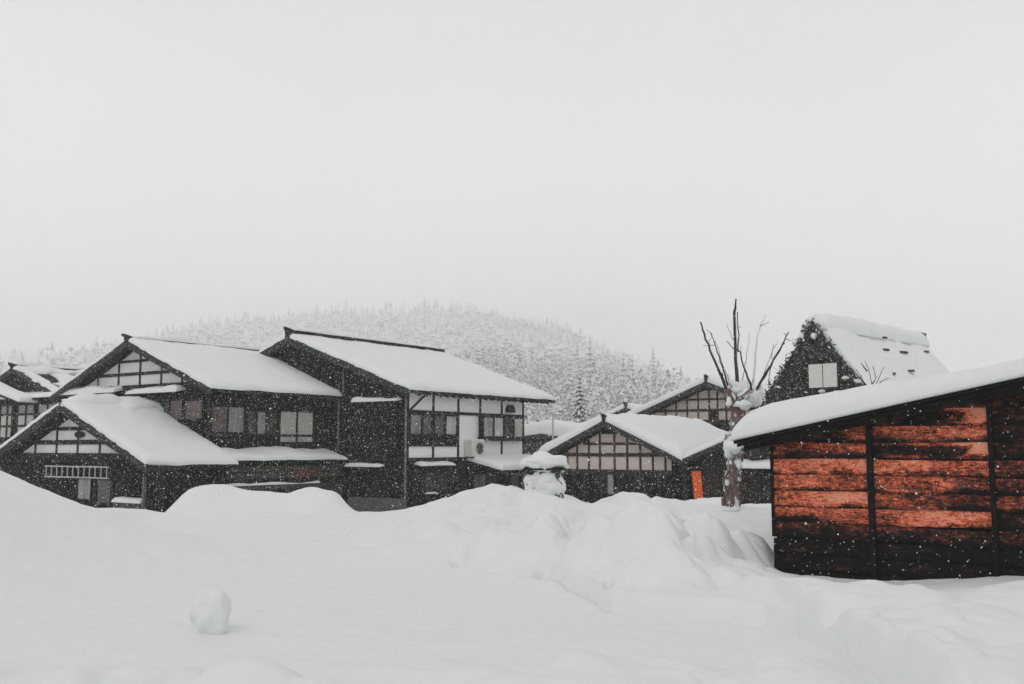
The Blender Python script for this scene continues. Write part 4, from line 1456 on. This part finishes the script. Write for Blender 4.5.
# ------------------------------------------------------------------ little roofed shrine caked with snow
KY = 25.0
KP = at(546, 500, KY)
ks = empty('roadside_shrine', (KP.x, KP.y, gz(KP.x, KP.y)), R(-12))
tag(ks, 'small roofed shrine caked white under a thick snow cap before the porch', 'shrine')
K0 = ks.location.z
kz = lambda py: at(546, py, KY).z - K0
m = MB()
m.box(-0.42, 0.40, -0.34, 0.34, -0.4, kz(470))
m.build('body', M['wood_grey'], ks)
m = MB()
m.box(-0.50, 0.52, -0.46, 0.46, kz(470), kz(468))
m.box(-0.46, 0.48, -0.42, 0.42, kz(468) + .002, kz(466.5))
m.build('roof_board', M['timber'], ks)
m = MB()
m.blob((0, 0, kz(464)), 0.56, 0.52, 0.26, 2, .35, 26, 14)
m.blob((-0.15, -.05, kz(463.5)), 0.44, 0.44, 0.24, 4, .35, 22, 12)
o = m.build('snow_cap', M['snow'], ks, True)
m = MB()
for x, z, rx, rz, k in ((-.22, 480, .26, .25, 1), (.1, 478, .28, .22, 2), (-.1, 492, .36, .25, 3), (.2, 490, .26, .26, 4), (.36, 486, .16, .25, 5), (-.33, 487, .16, .28, 6), (.05, 484, .33, .34, 7)):
    m.blob((x, -.24, kz(z)), rx, .16, rz, k + 40, .4, 18, 12)
m.build('caked_snow', M['snow'], ks, True)
m = MB()
rnd = random.Random(8)
for k in range(16):
    a = Vector((0.36 + rnd.uniform(-.05, .12), -.3 + rnd.uniform(-.1, .1), kz(rnd.uniform(472, 500))))
    m.tube([a, a + Vector((rnd.uniform(-.05, .10), -.03, rnd.uniform(-.12, .10)))], [.018, .008], 4)
for k in range(8):
    a = Vector((rnd.uniform(-.3, .1), -.40, kz(rnd.uniform(496, 499))))
    m.tube([a, a + Vector((rnd.uniform(-.06, .06), -.03, rnd.uniform(-.02, .06)))], [.016, .008], 4)
m.build('twig', M['twig'], ks)

# thin pole in the gap behind
PP = at(553, 445, 56)
m = MB()
m.tube([(0, 0, -1.5), (0, 0, at(553, 412, 56).z)], [.07, .05], 8)
o = m.build('pole', M['metal'], None, True)
o.location = (PP.x, PP.y, 0)
tag(o, 'thin pale pole standing in the gap between the tallest house and the pink one', 'pole')

# ------------------------------------------------------------------ hills and trees
HPX = [60, 130, 165, 185, 205, 250, 300, 350, 400, 450, 500, 540, 570, 600, 640, 680, 720, 780]
HPY = [470, 440, 385, 336, 328, 324, 322, 320, 320, 320, 326, 333, 343, 356, 377, 393, 405, 440]
KH = 3.3
HX = [(p - 512) / F_ * 650 for p in HPX]
HZ = [1.7 + 650 * (448 - q) / F_ for q in HPY]


def hill_z(x, y):
    return KH * hill_z0(np.asarray(x) / KH, np.asarray(y) / KH)


def hill_z0(x, y):
    Hm = np.interp(x, HX, HZ)
    t = np.clip((y - 130) / 520.0, 0, 1)
    t2 = np.clip((y - 650) / 260.0, 0, 1)
    return -3 + (Hm + 3) * (0.55 * t + 0.45 * t * t) * (1 - t2 * t2) + 5 * fbm(x, y, 0.011, 3, 77) * sst(130, 260, y)


def far_z(x, y):
    return KH * far_z0(np.asarray(x) / KH, np.asarray(y) / KH)


def far_z0(x, y):
    Hm = np.interp(x, [-1100, -700, -560, -480, -400, -330, -250, 0], [60, 102, 98, 92, 96, 108, 78, 10])
    t = sst(720, 1050, y)
    t2 = np.clip((y - 1050) / 190.0, 0, 1)
    return -3 + (Hm + 3) * t * (1 - t2 * t2) + 8 * fbm(x, y, 0.008, 3, 99) * t


def terrain(name, f, xr, yr, n, label):
    xs, ys = np.linspace(*xr, n[0]), np.linspace(*yr, n[1])
    X, Y = np.meshgrid(xs, ys)
    Z = f(X, Y)
    vs = np.stack([X.ravel(), Y.ravel(), Z.ravel()], 1).tolist()
    fs = [(j * n[0] + i, j * n[0] + i + 1, (j + 1) * n[0] + i + 1, (j + 1) * n[0] + i) for j in range(n[1] - 1) for i in range(n[0] - 1)]
    me = bpy.data.meshes.new(name)
    me.from_pydata(vs, [], fs)
    me.polygons.foreach_set('use_smooth', [True] * len(fs))
    o = link(name, me, M['hill'])
    tag(o, label, 'hill', kind='structure')


terrain('hill', hill_z, (-330 * KH, 220 * KH), (100 * KH, 920 * KH), (100, 100), 'wooded snowy hill fading into haze behind the houses')
terrain('far_hill', far_z, (-1150 * KH, 0), (700 * KH, 1245 * KH), (90, 40), 'farther hill almost lost in the haze at the left')


def far_conifer(m, x, y, z, h, w, rnd):
    n = 5
    tiers = 4
    for t in range(tiers):
        zb = z + h * (0.10 + 0.72 * t / tiers)
        zt = z + h * min(1.0, 0.10 + 0.72 * (t + 1) / tiers + 0.22)
        rr = w * (1 - 0.8 * t / tiers)
        a0 = rnd.uniform(0, 6)
        ring = [(x + rr * rnd.uniform(.55, 1.2) * math.cos(a0 + 6.283 * k / n), y + rr * rnd.uniform(.55, 1.2) * math.sin(a0 + 6.283 * k / n), zb + rnd.uniform(-.05, .05) * h) for k in range(n)]
        m.add(ring + [(x, y, zt)], [(k, (k + 1) % n, n) for k in range(n)])
        for f in range(n):
            if rnd.random() < 0.66: m.m[-1 - f] = 1


def far_broad(m, x, y, z, h, w, rnd):
    for k in range(9):
        a, rr = rnd.uniform(0, 6.283), w * rnd.random() ** .5
        cx, cy, cz = x + rr * math.cos(a), y + rr * math.sin(a), z + h * (0.25 + 0.65 * rnd.random())
        s_ = w * rnd.uniform(.25, .6)
        p = [(cx + s_ * rnd.uniform(.6, 1.2), cy, cz), (cx, cy + s_ * rnd.uniform(.6, 1.2), cz), (cx - s_ * rnd.uniform(.6, 1.2), cy, cz), (cx, cy - s_ * rnd.uniform(.6, 1.2), cz), (cx, cy, cz + s_ * rnd.uniform(.6, 1.1)), (cx, cy, cz - s_ * .6)]
        w_ = rnd.random() < .9
        m.add(p, [(0, 1, 4), (1, 2, 4), (2, 3, 4), (3, 0, 4)], 1 if w_ else 0)
        m.add(p, [(1, 0, 5), (2, 1, 5), (3, 2, 5), (0, 3, 5)], 0)


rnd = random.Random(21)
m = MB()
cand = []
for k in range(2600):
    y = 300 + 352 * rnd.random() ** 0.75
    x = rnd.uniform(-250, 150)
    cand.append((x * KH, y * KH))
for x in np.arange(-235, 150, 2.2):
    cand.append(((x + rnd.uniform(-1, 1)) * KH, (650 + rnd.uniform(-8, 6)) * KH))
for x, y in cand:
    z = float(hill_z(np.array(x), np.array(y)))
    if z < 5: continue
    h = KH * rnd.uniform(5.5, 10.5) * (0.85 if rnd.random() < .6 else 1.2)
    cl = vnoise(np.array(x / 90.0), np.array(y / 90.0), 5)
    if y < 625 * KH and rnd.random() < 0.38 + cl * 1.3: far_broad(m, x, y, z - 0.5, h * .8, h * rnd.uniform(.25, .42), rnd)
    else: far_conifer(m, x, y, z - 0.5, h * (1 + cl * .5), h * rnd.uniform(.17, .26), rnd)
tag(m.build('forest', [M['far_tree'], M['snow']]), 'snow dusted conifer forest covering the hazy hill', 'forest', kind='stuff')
m = MB()
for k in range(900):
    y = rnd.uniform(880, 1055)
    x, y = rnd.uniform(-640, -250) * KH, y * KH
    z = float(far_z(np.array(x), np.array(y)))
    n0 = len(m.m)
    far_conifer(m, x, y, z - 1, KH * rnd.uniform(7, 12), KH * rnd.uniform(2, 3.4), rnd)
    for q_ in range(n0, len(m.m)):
        if rnd.random() < .5: m.m[q_] = 1  # extra white faces lower the contrast, in place of thicker haze
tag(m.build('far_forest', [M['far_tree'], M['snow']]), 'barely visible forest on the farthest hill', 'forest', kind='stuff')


def make_conifer(name, h, w, seed, whorls, per, parent=None):
    rnd = random.Random(seed)
    root = empty(name, (0, 0, 0))
    m = MB()
    m.tube([(0, 0, -0.6), (0.03, 0, h * .5), (0, 0.02, h * .98)], [h * .02, h * .012, h * .003], 7)
    m.build('trunk', M['twig'], root)
    m = MB()
    for i in range(whorls):
        t = i / (whorls - 1)
        z = h * (0.08 + 0.90 * t)
        L = w * ((1 - t) ** 0.85 + 0.04) * rnd.uniform(.8, 1.1)
        for k in range(per):
            a = 6.283 * (k + rnd.random() * .8) / per + i * 2.4
            l = L * rnd.uniform(.55, 1.2)
            dx, dy = math.cos(a), math.sin(a)
            droop = l * rnd.uniform(.25, .55)
            wd_ = l * rnd.uniform(.22, .34) + 0.03
            for s_ in range(3):
                q0, q1 = s_ / 3, (s_ + 1.25) / 3
                ww = wd_ * (1.1 - q0) * 1.1
                c0 = Vector((dx * l * q0, dy * l * q0, z - droop * q0 ** 1.4))
                c1 = Vector((dx * l * q1, dy * l * q1, z - droop * q1 ** 1.4))
                sd_ = Vector((-dy, dx, 0)) * ww * rnd.uniform(.7, 1.2)
                md = c0.lerp(c1, rnd.uniform(.4, .6))
                dr = Vector((0, 0, -ww * rnd.uniform(.3, .7)))
                m.add([c0, md + sd_ + dr, c1, md - sd_ + dr], [(0, 1, 2), (0, 2, 3)], 0)
                if rnd.random() < 0.72:
                    u = Vector((0, 0, 0.012 * h * rnd.uniform(.4, 1.2)))
                    m.add([c0 + u, md + sd_ * .75 + dr * .7 + u, c1.lerp(c0, .1) + u * .7, md - sd_ * .75 + dr * .7 + u, md + u * 2.6], [(0, 1, 4), (1, 2, 4), (2, 3, 4), (3, 0, 4)], 1)
    m.build('crown', [M['needle'], M['snow']], root)
    return root


def make_broad(name, h, seed):
    rnd = random.Random(seed)
    root = empty(name, (0, 0, 0))
    m = MB()
    tips = []
    m.tube([(0, 0, -0.6), (0.05, 0, h * .25), (0, .05, h * .5)], [h * .03, h * .024, h * .014], 7)
    for k in range(16):
        a = rnd.uniform(0, 6.283)
        z0 = h * rnd.uniform(.2, .55)
        l = h * rnd.uniform(.18, .36)
        e = Vector((math.cos(a) * l, math.sin(a) * l, z0 + h * rnd.uniform(.12, .42)))
        mid = Vector((math.cos(a) * l * .45, math.sin(a) * l * .45, z0 + h * .10))
        m.tube([(0, 0, z0), mid, e], [h * .011, h * .008, h * .003], 5)
        tips += [e, mid.lerp(e, .6)]
    m.build('trunk', M['twig'], root)
    m = MB()
    for e in tips:
        for k in range(16):
            c = e + Vector((rnd.gauss(0, 1) * .09, rnd.gauss(0, 1) * .09, rnd.gauss(0, 1) * .075)) * h
            s_ = h * rnd.uniform(.018, .05)
            n = [Vector((rnd.gauss(0, 1), rnd.gauss(0, 1), rnd.gauss(0, .5))).normalized() * s_ for _ in range(3)]
            wht = rnd.random() < .62
            m.add([c + n[0], c + n[1], c + n[2], c + Vector((0, 0, s_ * .6))], [(0, 1, 3), (1, 2, 3), (2, 0, 3), (0, 2, 1)], 1 if wht else 0)
    m.build('crown', [M['needle'], M['snow']], root)
    return root


cf = make_conifer('conifer_tree', 8.6, 1.7, 4, 26, 9)
cp = at(580, 440, 76)
cf.location = (cp.x, cp.y, -1.1)
tag(cf, 'single slender snow dusted conifer standing behind the pink panelled house', 'tree')
bs_ = make_broad('snowy_bush', 3.4, 9)
bp_ = at(570, 440, 72)
bs_.location = (bp_.x, bp_.y, -0.2)
tag(bs_, 'rounded snow laden bush at the left foot of the slender conifer', 'bush')
bs2 = make_broad('snowy_tree', 6.4, 19)
bp_ = at(541, 440, 80)
bs2.location = (bp_.x, bp_.y, -1.1)
tag(bs2, 'snow laden tree showing under the far eave of the tallest house', 'tree')

GL = 'snow laden trees on the slope behind the houses'
protos = [make_broad('hillside_tree', 8.0, 31), make_broad('hillside_tree', 7.0, 32), make_conifer('hillside_conifer', 10.0, 2.0, 33, 15, 7), make_conifer('hillside_conifer', 8.5, 2.2, 34, 14, 7)]
used = set()
rnd = random.Random(77)
spots = []
tries = 0
while len(spots) < 110 and tries < 9000:
    tries += 1
    y = rnd.uniform(165, 330) * KH
    px = rnd.uniform(455, 660)
    x = (px - 512) / F_ * y
    z = float(hill_z(np.array(x), np.array(y)))
    if z < -0.5: continue
    if any((x - a) ** 2 + (y - b2) ** 2 < 18 * KH * KH for a, b2, _ in spots): continue
    spots.append((x, y, z))
for k, (x, y, z) in enumerate(spots):
    pi = rnd.choice([0, 0, 1, 1, 0, 2, 3])
    if pi not in used:
        o = protos[pi]
        used.add(pi)
    else:
        o = copy_tree(protos[pi])
    o.location = (x, y, z - 0.2)
    o.rotation_euler = (0, 0, rnd.uniform(0, 6.28))
    s_ = rnd.uniform(.9, 1.75) * KH
    o.scale = (s_, s_, s_ * rnd.uniform(.9, 1.15))
    if pi < 2: tag(o, 'round snow laden bare tree on the hazy slope behind the houses', 'tree', GL)
    else: tag(o, 'pointed snow laden conifer on the hazy slope behind the houses', 'tree', 'snow laden conifers on the slope behind the houses')
for i_, p_ in enumerate(protos):
    if i_ not in used:
        for ch in list(p_.children): bpy.data.objects.remove(ch)
        bpy.data.objects.remove(p_)

# ------------------------------------------------------------------ falling snow
rs = np.random.default_rng(4)
NF = 130000
yy = (rs.random(NF * 3) * (39.0 ** 3 - 6.0 ** 3) + 6.0 ** 3) ** (1 / 3)
xx = (rs.random(NF * 3) * 2 - 1) * (0.62 * yy + 1.0)
zz = 0.1 + rs.random(NF * 3) * (0.14 * yy + 1.7)
ok = zz > ground_z(xx, yy) + 0.05
xx, yy, zz = xx[ok][:NF], yy[ok][:NF], zz[ok][:NF]
# a few flakes nearer the lens
n = len(xx)
rad = rs.lognormal(math.log(0.0042), 0.40, n)
rad = np.clip(rad, 0.002, 0.009)
ctr = np.stack([xx, yy, zz], 1)
octv = np.array([(1, 0, 0), (-1, 0, 0), (0, 1, 0), (0, -1, 0), (0, 0, 1), (0, 0, -1)], float)
V = ctr[:, None, :] + octv[None] * rad[:, None, None] * rs.uniform(0.7, 1.25, (n, 6, 1))
octf = np.array([(0, 2, 4), (2, 1, 4), (1, 3, 4), (3, 0, 4), (2, 0, 5), (1, 2, 5), (3, 1, 5), (0, 3, 5)])
Fc = (octf[None] + (np.arange(n) * 6)[:, None, None]).reshape(-1, 3)
me = bpy.data.meshes.new('falling_snow')
me.vertices.add(n * 6)
me.vertices.foreach_set('co', V.ravel())
me.loops.add(Fc.size)
me.polygons.add(len(Fc))
me.loops.foreach_set('vertex_index', Fc.ravel())
me.polygons.foreach_set('loop_start', np.arange(0, Fc.size, 3))
me.polygons.foreach_set('use_smooth', np.ones(len(Fc), bool))
me.update(calc_edges=True)
fo_ = link('falling_snow', me, M['flake'])
tag(fo_, 'snowflakes falling through the air', 'snowfall', kind='stuff')

# ------------------------------------------------------------------ render settings
SC.render.engine = 'CYCLES'
SC.cycles.use_denoising = True
SC.cycles.max_bounces = 10
SC.cycles.diffuse_bounces = 5
SC.cycles.glossy_bounces = 2
SC.cycles.volume_bounces = 8
SC.cycles.sample_clamp_indirect = 4
SC.view_settings.view_transform = 'Standard'
SC.view_settings.look = 'None'
SC.view_settings.exposure = 0.11
SC.view_settings.gamma = 1.0
